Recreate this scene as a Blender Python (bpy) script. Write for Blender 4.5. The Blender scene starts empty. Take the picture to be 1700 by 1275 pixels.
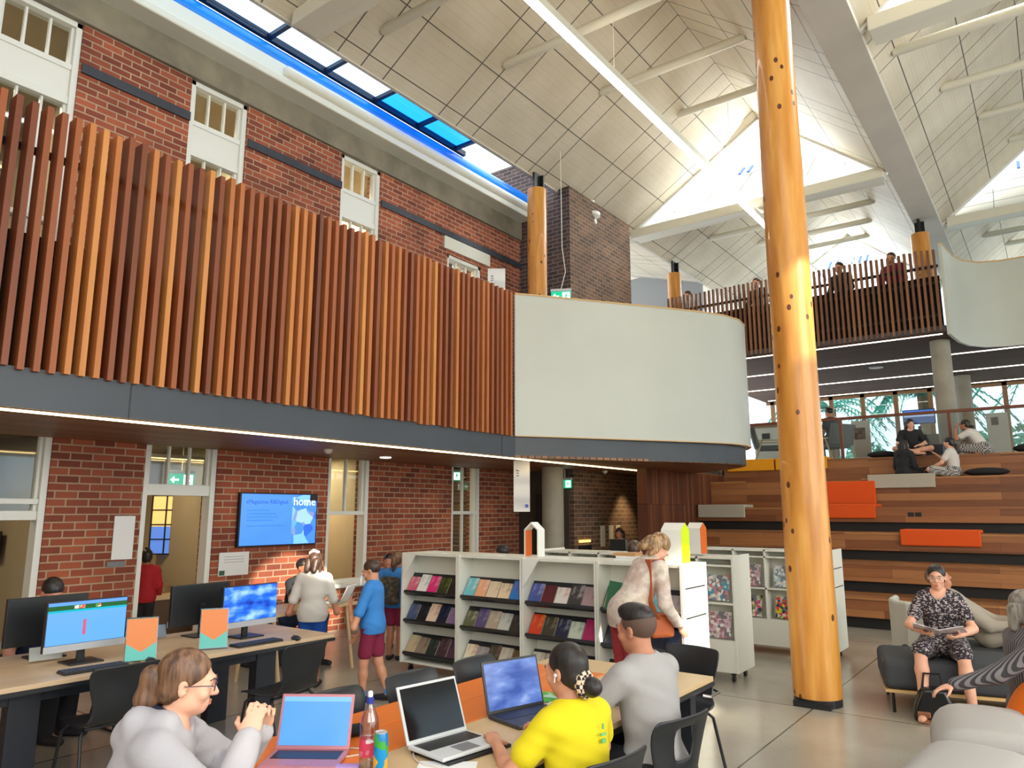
import bpy, bmesh, math, random
import numpy as np
from mathutils import Vector, Matrix, Euler
PI = math.pi
S = bpy.context.scene
COL = S.collection
random.seed(7)
R = math.radians

# ------------------------------------------------------------------ camera
cam = bpy.data.objects.new('camera', bpy.data.cameras.new('camera'))
COL.objects.link(cam)
cam.data.sensor_width = 36.0
cam.data.lens = 36.0 * 1206.65 / 1700.0
cam.data.clip_end = 300
cam.location = (0, 0, 1.75)
cam.rotation_euler = Euler((PI / 2 + 0.173906, 0, 0.641433), 'XYZ')
S.camera = cam
# ------------------------------------------------------------------ colour management, world, light
S.view_settings.view_transform = 'Standard'
S.view_settings.look = 'None'
S.view_settings.gamma = 1.0
S.view_settings.use_curve_mapping = False
S.view_settings.exposure = 0.55
W = bpy.data.worlds.new('sky'); S.world = W
W.use_nodes = True
wn = W.node_tree.nodes; wl = W.node_tree.links
for n in list(wn): wn.remove(n)
wo = wn.new('ShaderNodeOutputWorld'); wb = wn.new('ShaderNodeBackground')
tc = wn.new('ShaderNodeTexCoord'); nz = wn.new('ShaderNodeTexNoise'); rp = wn.new('ShaderNodeValToRGB')
nz.inputs['Scale'].default_value = 2.2; nz.inputs['Detail'].default_value = 4
rp.color_ramp.elements[0].position = 0.42; rp.color_ramp.elements[0].color = (0.72, 0.86, 1.0, 1)
rp.color_ramp.elements[1].position = 0.6; rp.color_ramp.elements[1].color = (1.0, 0.98, 0.95, 1)
wb.inputs['Strength'].default_value = 2.2
wl.new(tc.outputs['Generated'], nz.inputs['Vector']); wl.new(nz.outputs['Fac'], rp.inputs['Fac'])
wl.new(rp.outputs['Color'], wb.inputs['Color']); wl.new(wb.outputs['Background'], wo.inputs['Surface'])

def lamp(kind, name, loc, energy, col=(1, 1, 1), target=None, size=1.0, size_y=None, spot=None, blend=0.3, rad=0.05):
    d = bpy.data.lights.new(name, kind); d.energy = energy; d.color = col
    if kind == 'AREA':
        d.size = size
        if size_y: d.shape = 'RECTANGLE'; d.size_y = size_y
    if kind == 'SPOT':
        d.spot_size = R(spot); d.spot_blend = blend; d.shadow_soft_size = rad
    if kind == 'POINT': d.shadow_soft_size = rad
    o = bpy.data.objects.new(name, d); COL.objects.link(o); o.location = loc
    if target is not None:
        o.rotation_euler = (Vector(target) - Vector(loc)).to_track_quat('-Z', 'Y').to_euler()
    return o
# daylight pouring in through the roof lanterns and the glazed sides of the hall, plus an added rear fill
lamp('AREA', 'lantern_daylight', (-4.8, 15.6, 9.7), 150, (0.93, 0.97, 1), (-4.4, 8, 4.0), 3.6, 1.5)
lamp('AREA', 'lantern_daylight', (1.0, 10.7, 9.7), 170, (1, 0.97, 0.92), (-1.5, 4, 3.0), 3.6, 1.5)
lamp('AREA', 'lantern_daylight', (-4.8, 24.4, 9.7), 160, (0.93, 0.97, 1), (-4.6, 16, 6), 3.6, 1.5)
lamp('AREA', 'side_window_daylight', (9.0, 4.0, 4.5), 460, (1, 0.94, 0.85), (-4, 6, 2.2), 9, 5)
lamp('AREA', 'rear_fill', (4.5, -6.0, 4.2), 260, (1, 0.96, 0.9), (-5, 6, 3.4), 8, 4)  # fill lamp added behind the camera, no window there
lamp('AREA', 'terrace_window_daylight', (-2, 24.1, 4.0), 25, (0.95, 0.98, 1), (-2, 16, 3.0), 9, 2.2)
# sunbeams that reach the floor of the hall through the high windows on the right
SUNC = (1, 0.93, 0.8)
for loc, tgt, e, sp in (((4.2, 6.4, 7.6), (-1.9, 7.4, 3.7), 3600, 7), ((3.2, 5.2, 5.6), (-2.7, 6.4, 0.75), 6000, 9), ((1.5, 0.8, 5.0), (-8.9, 6.75, 0.42), 12000, 6.5), ((2.0, 1.0, 5.5), (-2.45, 1.68, 1.1), 420, 5)):
    lamp('SPOT', 'sunbeam', loc, e, SUNC, tgt, spot=sp, blend=0.15, rad=0.06)

# ------------------------------------------------------------------ materials
def lin(c):
    r = []
    for v in c[:3]:
        v = v / 255.0
        r.append(v / 12.92 if v <= 0.04045 else ((v + 0.055) / 1.055) ** 2.4)
    return (r[0], r[1], r[2], 1.0)
MATS = {}
def newmat(name):
    m = bpy.data.materials.new(name); m.use_nodes = True
    return m, m.node_tree.nodes, m.node_tree.links, m.node_tree.nodes['Principled BSDF']
def coords(n, l, mode='obj', scale=(1, 1, 1)):
    """object coordinates, or world position remapped so that u,v lie in the plane named by mode"""
    if mode == 'obj':
        t = n.new('ShaderNodeTexCoord').outputs['Object']
    else:
        g = n.new('ShaderNodeNewGeometry').outputs['Position'] if mode[0] != 'o' else n.new('ShaderNodeTexCoord').outputs['Object']
        mode = mode.lstrip('o')
        s = n.new('ShaderNodeSeparateXYZ'); c = n.new('ShaderNodeCombineXYZ')
        l.new(g, s.inputs[0]); l.new(s.outputs['XYZ'.index(mode[0].upper())], c.inputs[0]); l.new(s.outputs['XYZ'.index(mode[1].upper())], c.inputs[1])
        l.new(s.outputs['XYZ'.index(({'x', 'y', 'z'} - set(mode)).pop().upper())], c.inputs[2])
        t = c.outputs[0]
    mp = n.new('ShaderNodeMapping'); mp.inputs['Scale'].default_value = scale
    l.new(t, mp.inputs[0]); return mp.outputs[0]
def bump(n, l, b, h, strength=0.3, dist=0.01):
    bp = n.new('ShaderNodeBump'); bp.inputs['Strength'].default_value = strength; bp.inputs['Distance'].default_value = dist
    l.new(h, bp.inputs['Height']); l.new(bp.outputs[0], b.inputs['Normal'])
def mixc(n, l, f, a, c):
    m = n.new('ShaderNodeMix'); m.data_type = 'RGBA'
    if isinstance(f, float): m.inputs[0].default_value = f
    else: l.new(f, m.inputs[0])
    for k, v in ((6, a), (7, c)):
        if isinstance(v, tuple): m.inputs[k].default_value = v
        else: l.new(v, m.inputs[k])
    return m.outputs[2]
def ramp(n, l, f, stops):
    r = n.new('ShaderNodeValToRGB'); e = r.color_ramp.elements
    while len(e) < len(stops): e.new(0.5)
    for el, (p, c) in zip(e, stops): el.position = p; el.color = lin(c)
    l.new(f, r.inputs[0]); return r.outputs[0]
def mat(name, col, rough=0.5, metal=0.0, emit=0.0, var=0.0, vscale=6.0, stretch=(1, 1, 1), bmp=0.0, spec=0.5, coat=0.0, col2=None, detail=3.0, sheen=0.0, sss=0.0):
    if name in MATS: return MATS[name]
    m, n, l, b = newmat(name); MATS[name] = m
    b.inputs['Base Color'].default_value = lin(col); b.inputs['Roughness'].default_value = rough
    b.inputs['Metallic'].default_value = metal; b.inputs['Specular IOR Level'].default_value = spec
    b.inputs['Coat Weight'].default_value = coat
    if sheen: b.inputs['Sheen Weight'].default_value = sheen
    if sss:
        b.inputs['Subsurface Weight'].default_value = sss; b.inputs['Subsurface Radius'].default_value = (0.02, 0.008, 0.004)
        b.inputs['Subsurface Scale'].default_value = 0.5
    if emit:
        b.inputs['Emission Color'].default_value = lin(col); b.inputs['Emission Strength'].default_value = emit
    if var or bmp or col2:
        t = n.new('ShaderNodeTexNoise'); t.inputs['Scale'].default_value = vscale; t.inputs['Detail'].default_value = detail
        l.new(coords(n, l, 'obj', stretch), t.inputs['Vector'])
        if col2: l.new(ramp(n, l, t.outputs['Fac'], [(0.36, col), (0.62, col2)]), b.inputs['Base Color'])
        elif var:
            lo = tuple(max(0, v * (1 - var)) for v in col); hi = tuple(min(255, v * (1 + var)) for v in col)
            l.new(ramp(n, l, t.outputs['Fac'], [(0.3, lo), (0.7, hi)]), b.inputs['Base Color'])
        if bmp: bump(n, l, b, t.outputs['Fac'], bmp)
    return m
def emis(name, col, strength):
    if name in MATS: return MATS[name]
    m, n, l, b = newmat(name); MATS[name] = m
    b.inputs['Base Color'].default_value = lin(col); b.inputs['Emission Color'].default_value = lin(col)
    b.inputs['Emission Strength'].default_value = strength; b.inputs['Roughness'].default_value = 0.3
    return m
def glass(name, col=(255, 255, 255), clear=0.9, rough=0.03):
    if name in MATS: return MATS[name]
    m, n, l, b = newmat(name); MATS[name] = m
    tr = n.new('ShaderNodeBsdfTransparent'); gl = n.new('ShaderNodeBsdfGlossy'); mx = n.new('ShaderNodeMixShader')
    tr.inputs[0].default_value = lin(col); gl.inputs['Roughness'].default_value = rough
    fr = n.new('ShaderNodeLayerWeight'); fr.inputs['Blend'].default_value = 0.5
    pw = n.new('ShaderNodeMath'); pw.operation = 'POWER'; pw.inputs[1].default_value = 4.0; l.new(fr.outputs['Facing'], pw.inputs[0])
    ml = n.new('ShaderNodeMath'); ml.operation = 'MULTIPLY'; ml.inputs[1].default_value = 0.4; l.new(pw.outputs[0], ml.inputs[0])
    mt = n.new('ShaderNodeMath'); mt.operation = 'ADD'; mt.inputs[1].default_value = 1 - clear; mt.use_clamp = True
    l.new(ml.outputs[0], mt.inputs[0]); l.new(mt.outputs[0], mx.inputs[0]); l.new(tr.outputs[0], mx.inputs[1]); l.new(gl.outputs[0], mx.inputs[2])
    l.new(mx.outputs[0], n['Material Output'].inputs['Surface']); return m
def brick(name, mode, c1, c2, mortar, bw=0.24, rh=0.086, ms=0.009, dark=(60, 35, 30)):
    m, n, l, b = newmat(name); MATS[name] = m
    v = coords(n, l, mode)
    t = n.new('ShaderNodeTexBrick'); t.inputs['Scale'].default_value = 1.0
    t.inputs['Brick Width'].default_value = bw; t.inputs['Row Height'].default_value = rh; t.inputs['Mortar Size'].default_value = ms
    t.inputs['Mortar Smooth'].default_value = 0.2; t.inputs['Bias'].default_value = -0.1
    t.inputs['Color1'].default_value = lin(c1); t.inputs['Color2'].default_value = lin(c2); t.inputs['Mortar'].default_value = lin(mortar)
    l.new(v, t.inputs['Vector'])
    nz = n.new('ShaderNodeTexNoise'); nz.inputs['Scale'].default_value = 1.3; nz.inputs['Detail'].default_value = 5; l.new(v, nz.inputs['Vector'])
    c = n.new('ShaderNodeMix'); c.data_type = 'RGBA'; c.blend_type = 'MULTIPLY'; c.inputs[0].default_value = 0.55
    l.new(t.outputs['Color'], c.inputs[6]); l.new(ramp(n, l, nz.outputs['Fac'], [(0.3, (150, 140, 140)), (0.65, (255, 250, 245))]), c.inputs[7])
    l.new(c.outputs[2], b.inputs['Base Color']); b.inputs['Roughness'].default_value = 0.85
    iv = n.new('ShaderNodeMath'); iv.operation = 'SUBTRACT'; iv.inputs[0].default_value = 1.0; l.new(t.outputs['Fac'], iv.inputs[1])
    bump(n, l, b, iv.outputs[0], 0.6, 0.008); return m
def planks(name, mode, stops, length=1.8, width=0.12, gap=0.003, rough=0.45, gapcol=(30, 18, 12), grain=18.0):
    m, n, l, b = newmat(name); MATS[name] = m
    v = coords(n, l, mode)
    t = n.new('ShaderNodeTexBrick'); t.inputs['Scale'].default_value = 1.0
    t.inputs['Brick Width'].default_value = length; t.inputs['Row Height'].default_value = width; t.inputs['Mortar Size'].default_value = gap
    t.inputs['Color1'].default_value = (0, 0, 0, 1); t.inputs['Color2'].default_value = (1, 1, 1, 1); t.inputs['Mortar'].default_value = (0.5, 0.5, 0.5, 1)
    t.offset_frequency = 2; t.offset = 0.37
    l.new(v, t.inputs['Vector'])
    nz = n.new('ShaderNodeTexNoise'); nz.inputs['Scale'].default_value = grain; nz.inputs['Detail'].default_value = 4
    mp = n.new('ShaderNodeMapping'); mp.inputs['Scale'].default_value = (0.08, 1, 1); l.new(v, mp.inputs[0]); l.new(mp.outputs[0], nz.inputs['Vector'])
    f = mixc(n, l, 0.4, t.outputs['Color'], nz.outputs['Color'])
    c = ramp(n, l, f, stops)
    l.new(mixc(n, l, t.outputs['Fac'], c, lin(gapcol)), b.inputs['Base Color']); b.inputs['Roughness'].default_value = rough
    return m
def slatwood(name, stops, rough=0.5, stretch=(3, 3, 0.35), isl=0.75):
    """each separate slat takes its own tone"""
    m, n, l, b = newmat(name); MATS[name] = m
    g = n.new('ShaderNodeNewGeometry')
    nz = n.new('ShaderNodeTexNoise'); nz.inputs['Scale'].default_value = 2.4; nz.inputs['Detail'].default_value = 4
    mp = n.new('ShaderNodeMapping'); mp.inputs['Scale'].default_value = stretch
    l.new(g.outputs['Position'], mp.inputs[0]); l.new(mp.outputs[0], nz.inputs['Vector'])
    m2 = n.new('ShaderNodeMix'); m2.inputs[0].default_value = 1 - isl; l.new(g.outputs['Random Per Island'], m2.inputs[2]); l.new(nz.outputs['Fac'], m2.inputs[3])
    l.new(ramp(n, l, m2.outputs[0], stops), b.inputs['Base Color']); b.inputs['Roughness'].default_value = rough
    return m
def pattern(name, cols, scale=20.0, rough=0.7, mode='voronoi', stretch=(1, 1, 1), emit=0.0):
    """patches of several colours"""
    if name in MATS: return MATS[name]
    m, n, l, b = newmat(name); MATS[name] = m
    v = coords(n, l, 'obj', stretch)
    if mode == 'voronoi':
        t = n.new('ShaderNodeTexVoronoi'); t.inputs['Scale'].default_value = scale; l.new(v, t.inputs['Vector'])
        s = n.new('ShaderNodeSeparateColor'); l.new(t.outputs['Color'], s.inputs[0]); f = s.outputs[0]
    elif mode == 'wave':
        t = n.new('ShaderNodeTexWave'); t.inputs['Scale'].default_value = scale; l.new(v, t.inputs['Vector']); f = t.outputs['Fac']
    elif mode == 'check':
        t = n.new('ShaderNodeTexChecker'); t.inputs['Scale'].default_value = scale; l.new(v, t.inputs['Vector']); f = t.outputs['Fac']
    else:
        t = n.new('ShaderNodeTexNoise'); t.inputs['Scale'].default_value = scale; t.inputs['Detail'].default_value = 3; l.new(v, t.inputs['Vector']); f = t.outputs['Fac']
    k = len(cols); lo, hi = (0.32, 0.68) if mode == 'noise' else (0.0, 1.0)
    r = n.new('ShaderNodeValToRGB'); r.color_ramp.interpolation = 'CONSTANT' if mode != 'noise' else 'LINEAR'
    e = r.color_ramp.elements
    while len(e) < k: e.new(0.5)
    for i, el in enumerate(e): el.position = lo + (hi - lo) * i / (k if mode != 'noise' else max(1, k - 1)); el.color = lin(cols[i])
    l.new(f, r.inputs[0]); l.new(r.outputs[0], b.inputs['Base Color']); b.inputs['Roughness'].default_value = rough
    if emit: l.new(r.outputs[0], b.inputs['Emission Color']); b.inputs['Emission Strength'].default_value = emit
    return m

# ------------------------------------------------------------------ mesh building
def Tm(loc=(0, 0, 0), rot=(0, 0, 0), sc=(1, 1, 1)):
    return Matrix.LocRotScale(Vector(loc), Euler(rot, 'XYZ'), Vector(sc))
class MB:
    def __init__(s): s.v = []; s.f = []; s.mi = []; s.m = 0; s.M = None
    def add(s, vs, fs):
        o = len(s.v)
        s.v += [tuple(s.M @ Vector(p)) if s.M is not None else tuple(p) for p in vs]
        s.f += [[i + o for i in f] for f in fs]; s.mi += [s.m] * len(fs); return s
    def box(s, x0, x1, y0, y1, z0, z1):
        vs = [(x, y, z) for z in (z0, z1) for y in (y0, y1) for x in (x0, x1)]
        return s.add(vs, [(0, 2, 3, 1), (4, 5, 7, 6), (0, 1, 5, 4), (2, 6, 7, 3), (0, 4, 6, 2), (1, 3, 7, 5)])
    def cbox(s, c, d, rot=(0, 0, 0)):
        M0 = s.M; T = Tm(c, rot); s.M = T if M0 is None else M0 @ T
        s.box(-d[0] / 2, d[0] / 2, -d[1] / 2, d[1] / 2, -d[2] / 2, d[2] / 2); s.M = M0; return s
    def prism(s, poly, a, b, ax='z'):
        k = len(poly); mk = {'z': lambda p, t: (p[0], p[1], t), 'y': lambda p, t: (p[0], t, p[1]), 'x': lambda p, t: (t, p[0], p[1])}[ax]
        vs = [mk(p, a) for p in poly] + [mk(p, b) for p in poly]
        return s.add(vs, [list(range(k))[::-1], list(range(k, 2 * k))] + [(i, (i + 1) % k, k + (i + 1) % k, k + i) for i in range(k)])
    def tube(s, pts, r, n=8, caps=True):
        pts = [Vector(p) for p in pts]; rs = r if isinstance(r, (list, tuple)) else [r] * len(pts); vs = []; fs = []
        up = None
        for i, p in enumerate(pts):
            d = (pts[min(i + 1, len(pts) - 1)] - pts[max(i - 1, 0)]).normalized()
            if up is None: up = d.orthogonal().normalized()
            up = (up - d * up.dot(d)); up = up.normalized() if up.length > 1e-6 else d.orthogonal().normalized()
            w = d.cross(up)
            for k in range(n):
                a = 2 * PI * k / n; vs.append(p + (up * math.cos(a) + w * math.sin(a)) * rs[i])
        for i in range(len(pts) - 1):
            for k in range(n): fs.append((i * n + k, i * n + (k + 1) % n, (i + 1) * n + (k + 1) % n, (i + 1) * n + k))
        if caps: fs += [list(range(n))[::-1], [(len(pts) - 1) * n + k for k in range(n)]]
        return s.add(vs, fs)
    def lathe(s, prof, n=24, c=(0, 0, 0)):
        vs = []; fs = []
        for r, z in prof:
            for k in range(n): a = 2 * PI * k / n; vs.append((c[0] + r * math.cos(a), c[1] + r * math.sin(a), c[2] + z))
        for i in range(len(prof) - 1):
            for k in range(n): fs.append((i * n + k, i * n + (k + 1) % n, (i + 1) * n + (k + 1) % n, (i + 1) * n + k))
        fs += [list(range(n))[::-1], [(len(prof) - 1) * n + k for k in range(n)]]
        return s.add(vs, fs)
    def wall(s, path, z0, z1, t):
        """vertical sheet of thickness t along a plan path"""
        k = len(path); L = []; Rr = []
        for i, p in enumerate(path):
            a = Vector(path[max(i - 1, 0)]); b = Vector(path[min(i + 1, k - 1)]); d = (b - a).normalized(); q = Vector((-d.y, d.x))
            L.append(tuple(Vector(p) + q * t / 2)); Rr.append(tuple(Vector(p) - q * t / 2))
        return s.prism(L + Rr[::-1], z0, z1) if False else s._strip(L, Rr, z0, z1)
    def _strip(s, L, Rr, z0, z1):
        k = len(L); vs = [(p[0], p[1], z) for z in (z0, z1) for p in L + Rr]; fs = []
        for i in range(k - 1):
            fs += [(i, i + 1, 2 * k + i + 1, 2 * k + i), (k + i + 1, k + i, 3 * k + i, 3 * k + i + 1), (2 * k + i, 2 * k + i + 1, 3 * k + i + 1, 3 * k + i), (i + 1, i, k + i, k + i + 1)]
        fs += [(0, 2 * k, 3 * k, k), (k - 1, 2 * k - 1, 4 * k - 1, 3 * k - 1)]
        return s.add(vs, fs)
    def sphere(s, c, r, n=12, rot=(0, 0, 0)):
        r = r if isinstance(r, (tuple, list)) else (r, r, r); vs = []; fs = []; h = n // 2 + 1; T = Tm(c, rot)
        for i in range(h + 1):
            t = PI * i / h
            for k in range(n): a = 2 * PI * k / n; vs.append(T @ Vector((r[0] * math.sin(t) * math.cos(a), r[1] * math.sin(t) * math.sin(a), r[2] * math.cos(t))))
        for i in range(h):
            for k in range(n): fs.append((i * n + k, (i + 1) * n + k, (i + 1) * n + (k + 1) % n, i * n + (k + 1) % n))
        return s.add(vs, fs)
    def build(s, name, mats, parent=None, bevel=0.0, smooth=False, seg=2, loc=None, rot=None, subd=0):
        me = bpy.data.meshes.new(name); me.from_pydata(s.v, [], s.f)
        for m in (mats if isinstance(mats, (list, tuple)) else [mats]): me.materials.append(m)
        if any(s.mi): me.polygons.foreach_set('material_index', s.mi)
        bm = bmesh.new(); bm.from_mesh(me); bmesh.ops.remove_doubles(bm, verts=bm.verts, dist=1e-6) if subd else None
        bmesh.ops.recalc_face_normals(bm, faces=bm.faces); bm.to_mesh(me); bm.free()
        if smooth: me.polygons.foreach_set('use_smooth', [True] * len(me.polygons))
        o = bpy.data.objects.new(name, me); COL.objects.link(o)
        if parent is not None: o.parent = parent
        if loc is not None: o.location = loc
        if rot is not None: o.rotation_euler = rot
        if bevel:
            b = o.modifiers.new('bevel', 'BEVEL'); b.width = bevel; b.segments = seg; b.limit_method = 'ANGLE'; b.angle_limit = R(40)
        if subd:
            b = o.modifiers.new('sub', 'SUBSURF'); b.levels = subd; b.render_levels = subd
        if smooth and not subd:
            try: me.set_sharp_from_angle(angle=R(50))
            except Exception: pass
        return o
def tag(o, label, cat, group=None):
    o['label'] = label; o['category'] = cat
    if group: o['group'] = group
    return o
def thing(name, label, cat, loc=(0, 0, 0), rz=0.0, group=None):
    o = bpy.data.objects.new(name, None); o.empty_display_size = 0.2; COL.objects.link(o)
    o.location = loc; o.rotation_euler = (0, 0, rz); return tag(o, label, cat, group)
def struct(o): o['kind'] = 'structure'; return o
def dup(o, loc, rz=None, label=None, parent=None):
    c = o.copy(); COL.objects.link(c)
    if parent is not None: c.parent = parent
    else:
        c.location = loc
        if rz is not None: c.rotation_euler = (0, 0, rz)
        if label: c['label'] = label
    for ch in list(o.children): dup(ch, None, parent=c)
    return c
def text(body, size, name, m, parent, loc, rot, ext=0.0008, ax='LEFT'):
    cu = bpy.data.curves.new(name, 'FONT'); cu.body = body; cu.size = size; cu.extrude = ext; cu.align_x = ax; cu.resolution_u = 2
    t = bpy.data.objects.new(name, cu); COL.objects.link(t)
    me = bpy.data.meshes.new_from_object(t.evaluated_get(bpy.context.evaluated_depsgraph_get()))
    COL.objects.unlink(t); bpy.data.objects.remove(t)
    me.materials.clear(); me.materials.append(m)
    o = bpy.data.objects.new(name, me); COL.objects.link(o); o.parent = parent; o.location = loc; o.rotation_euler = rot
    return o
ORD = ['first', 'second', 'third', 'fourth', 'fifth', 'sixth', 'seventh', 'eighth', 'ninth', 'tenth', 'eleventh', 'twelfth']
# ================================================================== the setting
M_white = mat('white_paint', (232, 232, 224), 0.45)
M_cream = mat('cream_paint', (226, 224, 208), 0.5)
M_panel = mat('white_panel', (196, 198, 188), 0.4, var=0.015, vscale=0.8)
M_beige = mat('beige_plaster', (176, 158, 122), 0.8, var=0.04, vscale=1.5)
M_ply = mat('plywood_edge', (206, 168, 112), 0.5)
M_fascia = mat('dark_fascia', (66, 70, 76), 0.45, var=0.06, vscale=1.0)
M_black = mat('black_metal', (26, 27, 30), 0.4)
M_brick = brick('red_brick', 'yz', (180, 96, 66), (124, 60, 44), (190, 164, 134))
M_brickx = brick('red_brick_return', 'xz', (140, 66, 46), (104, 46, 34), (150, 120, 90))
M_dbrick = brick('dark_brick_side', 'yz', (124, 92, 72), (78, 60, 52), (150, 132, 108), dark=(40, 30, 30))
M_dbrickx = brick('dark_brick_front', 'xz', (92, 74, 70), (58, 50, 54), (128, 122, 120))  # same block as the side; its shade and blue light are in the colour
M_band = mat('dark_band', (52, 56, 64), 0.5, var=0.1, vscale=4)
M_conc = mat('concrete', (132, 124, 106), 0.85, var=0.12, vscale=2.2)
M_colconc = mat('column_concrete', (150, 144, 128), 0.7, var=0.08, vscale=2)
M_pane = glass('window_glass', (235, 240, 240), 0.93)
WOOD_STOPS = [(0.0, (78, 40, 24)), (0.25, (128, 66, 36)), (0.55, (166, 92, 46)), (0.8, (196, 124, 62)), (1.0, (220, 160, 84))]
M_slat = slatwood('slat_timber', WOOD_STOPS)
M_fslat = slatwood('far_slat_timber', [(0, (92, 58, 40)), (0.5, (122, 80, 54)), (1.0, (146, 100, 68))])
M_soffit = planks('soffit_timber', 'yx', [(0.2, (112, 74, 46)), (0.8, (160, 112, 72))], 2.6, 0.065, 0.006, 0.5, (34, 22, 15))
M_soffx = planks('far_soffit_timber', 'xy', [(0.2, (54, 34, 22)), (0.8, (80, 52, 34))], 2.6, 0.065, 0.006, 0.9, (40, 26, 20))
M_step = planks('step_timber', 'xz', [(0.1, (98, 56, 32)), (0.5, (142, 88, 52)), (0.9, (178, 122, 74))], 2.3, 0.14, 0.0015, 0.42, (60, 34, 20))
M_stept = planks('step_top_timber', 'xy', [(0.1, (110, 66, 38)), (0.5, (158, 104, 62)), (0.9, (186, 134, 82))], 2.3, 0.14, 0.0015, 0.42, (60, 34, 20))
M_clad = planks('cladding_timber', 'zy', [(0.1, (70, 36, 22)), (0.5, (112, 62, 38)), (0.9, (146, 88, 54))], 3.0, 0.07, 0.006, 0.5, (26, 14, 10))

# floor: polished concrete with saw-cut joints
def floor_mat():
    m, n, l, b = newmat('polished_concrete')
    v = coords(n, l, 'xy')
    t = n.new('ShaderNodeTexNoise'); t.inputs['Scale'].default_value = 0.9; t.inputs['Detail'].default_value = 7; l.new(v, t.inputs['Vector'])
    c = ramp(n, l, t.outputs['Fac'], [(0.3, (148, 140, 124)), (0.55, (170, 162, 146)), (0.75, (186, 179, 164))])
    f = n.new('ShaderNodeTexNoise'); f.inputs['Scale'].default_value = 60; f.inputs['Detail'].default_value = 3; l.new(v, f.inputs['Vector'])
    c = mixc(n, l, 0.12, c, f.outputs['Color'])
    k = n.new('ShaderNodeTexBrick'); k.inputs['Scale'].default_value = 1; k.inputs['Brick Width'].default_value = 4.0; k.inputs['Row Height'].default_value = 4.0
    k.inputs['Mortar Size'].default_value = 0.008; k.offset = 0; mp = n.new('ShaderNodeMapping'); mp.inputs['Location'].default_value = (1.99, -3.2, 0)
    l.new(v, mp.inputs[0]); l.new(mp.outputs[0], k.inputs['Vector'])
    l.new(mixc(n, l, k.outputs['Fac'], c, lin((92, 86, 74))), b.inputs['Base Color'])
    b.inputs['Roughness'].default_value = 0.2; b.inputs['Specular IOR Level'].default_value = 0.5
    return m
struct(MB().box(-13, 12, -8, 18, -0.2, 0).build('floor', floor_mat()))

struct(MB().box(-13, 10.3, -8.4, -8.2, 0, 8.4).build('wall_back_blocker', mat('rear_plaster', (206, 196, 176), .8)))  # unseen wall added to block sky light from behind the camera
# ---- old brick facade on the left
XW = -8.9
UW = [(2.35, 3.25), (4.64, 5.5), (7.25, 8.11), (9.86, 10.87)]      # upper windows
LW = [(2.35, 3.41), (4.45, 5.41), (7.25, 8.09), (10.08, 10.9)]     # lower openings
def facade():
    m = MB(); t = (XW - 0.34, XW)
    def piers(ops, z0, z1):
        y = -8.0
        for a, b in ops: m.box(t[0], t[1], y, a, z0, z1); y = b
        m.box(t[0], t[1], y, 12.2, z0, z1)
    piers(LW, 0, 2.74); piers(UW, 2.74, 7.57)
    m.box(t[0], t[1], LW[2][0], LW[2][1], 0, 0.66); m.box(t[0], t[1], LW[3][0], LW[3][1], 0, 0.66)
    for a, b in UW: m.box(t[0], t[1], a, b, 2.74, 3.6)
    m.box(t[0], t[1], UW[3][0], UW[3][1], 6.6, 7.57)
    return m.build('wall_left', M_brick)
struct(facade())
for i, (a, b) in enumerate([(-8, 2.35), (3.27, 4.64), (5.52, 7.25), (8.13, 12.2)]):
    struct(MB().box(XW - 0.02, XW + 0.03, a, b, 6.94, 7.06).build('trim_%d' % (i + 1), M_band))
struct(MB().box(XW - 0.3, XW + 0.06, -8, 12.2, 7.57, 7.96).build('trim_5', M_conc, bevel=0.01))
m = MB().box(XW, XW + 0.34, -8, 12.3, 7.98, 8.1).box(XW, XW + 0.28, -8, 12.3, 8.1, 8.34)
struct(m.build('trim_6', M_cream, bevel=0.02))
struct(MB().tube([(XW + 0.3, 5.85, 8.2), (XW + 0.3, 5.9, 8.2), (XW + 0.3, 12.2, 8.2)], [0.05, 0.1, 0.1], 16).build('trim_7', M_cream, smooth=True))
struct(MB().box(XW - 0.05, XW + 0.035, 9.75, 11.13, 6.68, 6.93).build('trim_8', M_cream, bevel=0.01))
M_blue = mat('gutter_blue_light', (28, 132, 244), 0.25, var=0.12, vscale=1.2)  # blue light falling on the gutter is put into its colour
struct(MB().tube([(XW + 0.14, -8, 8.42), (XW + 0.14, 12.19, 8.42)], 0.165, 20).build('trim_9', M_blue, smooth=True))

def sash(n, y0, y1, z0, z1, rails, panes, solid=None, cut=None):
    """white timber window: rails = heights of the cross bars, panes = list of (z0, z1, number of lights)"""
    m = MB(); x0, x1 = XW - 0.2, XW - 0.04; f = 0.07
    m.box(x0, x1 + 0.02, y0, y0 + f, z0, z1).box(x0, x1 + 0.02, y1 - f, y1, z0, z1).box(x0, x1 + 0.02, y0, y1, z1 - f, z1)
    for z, h in rails: m.box(x0 + 0.02, x1, y0 + f, y1 - f, z, z + h)
    for a, b, k in panes:
        m.box(x0 + 0.05, x1 - 0.03, y0 + f, y0 + f + 0.035, a, b).box(x0 + 0.05, x1 - 0.03, y1 - f - 0.035, y1 - f, a, b)
        for i in range(1, k):
            y = y0 + f + (y1 - y0 - 2 * f) * i / k; m.box(x0 + 0.06, x1 - 0.04, y - 0.014, y + 0.014, a, b)
    if solid: m.box(x0 + 0.03, x1 - 0.02, y0 + f, y1 - f, solid[0], solid[1])
    o = struct(m.build(n, M_white, bevel=0.006))
    for a, b, k in panes: MB().box(x0 + 0.075, x0 + 0.083, y0 + f, y1 - f, a, b).build('glass_pane', M_pane, o)
    return o
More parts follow.
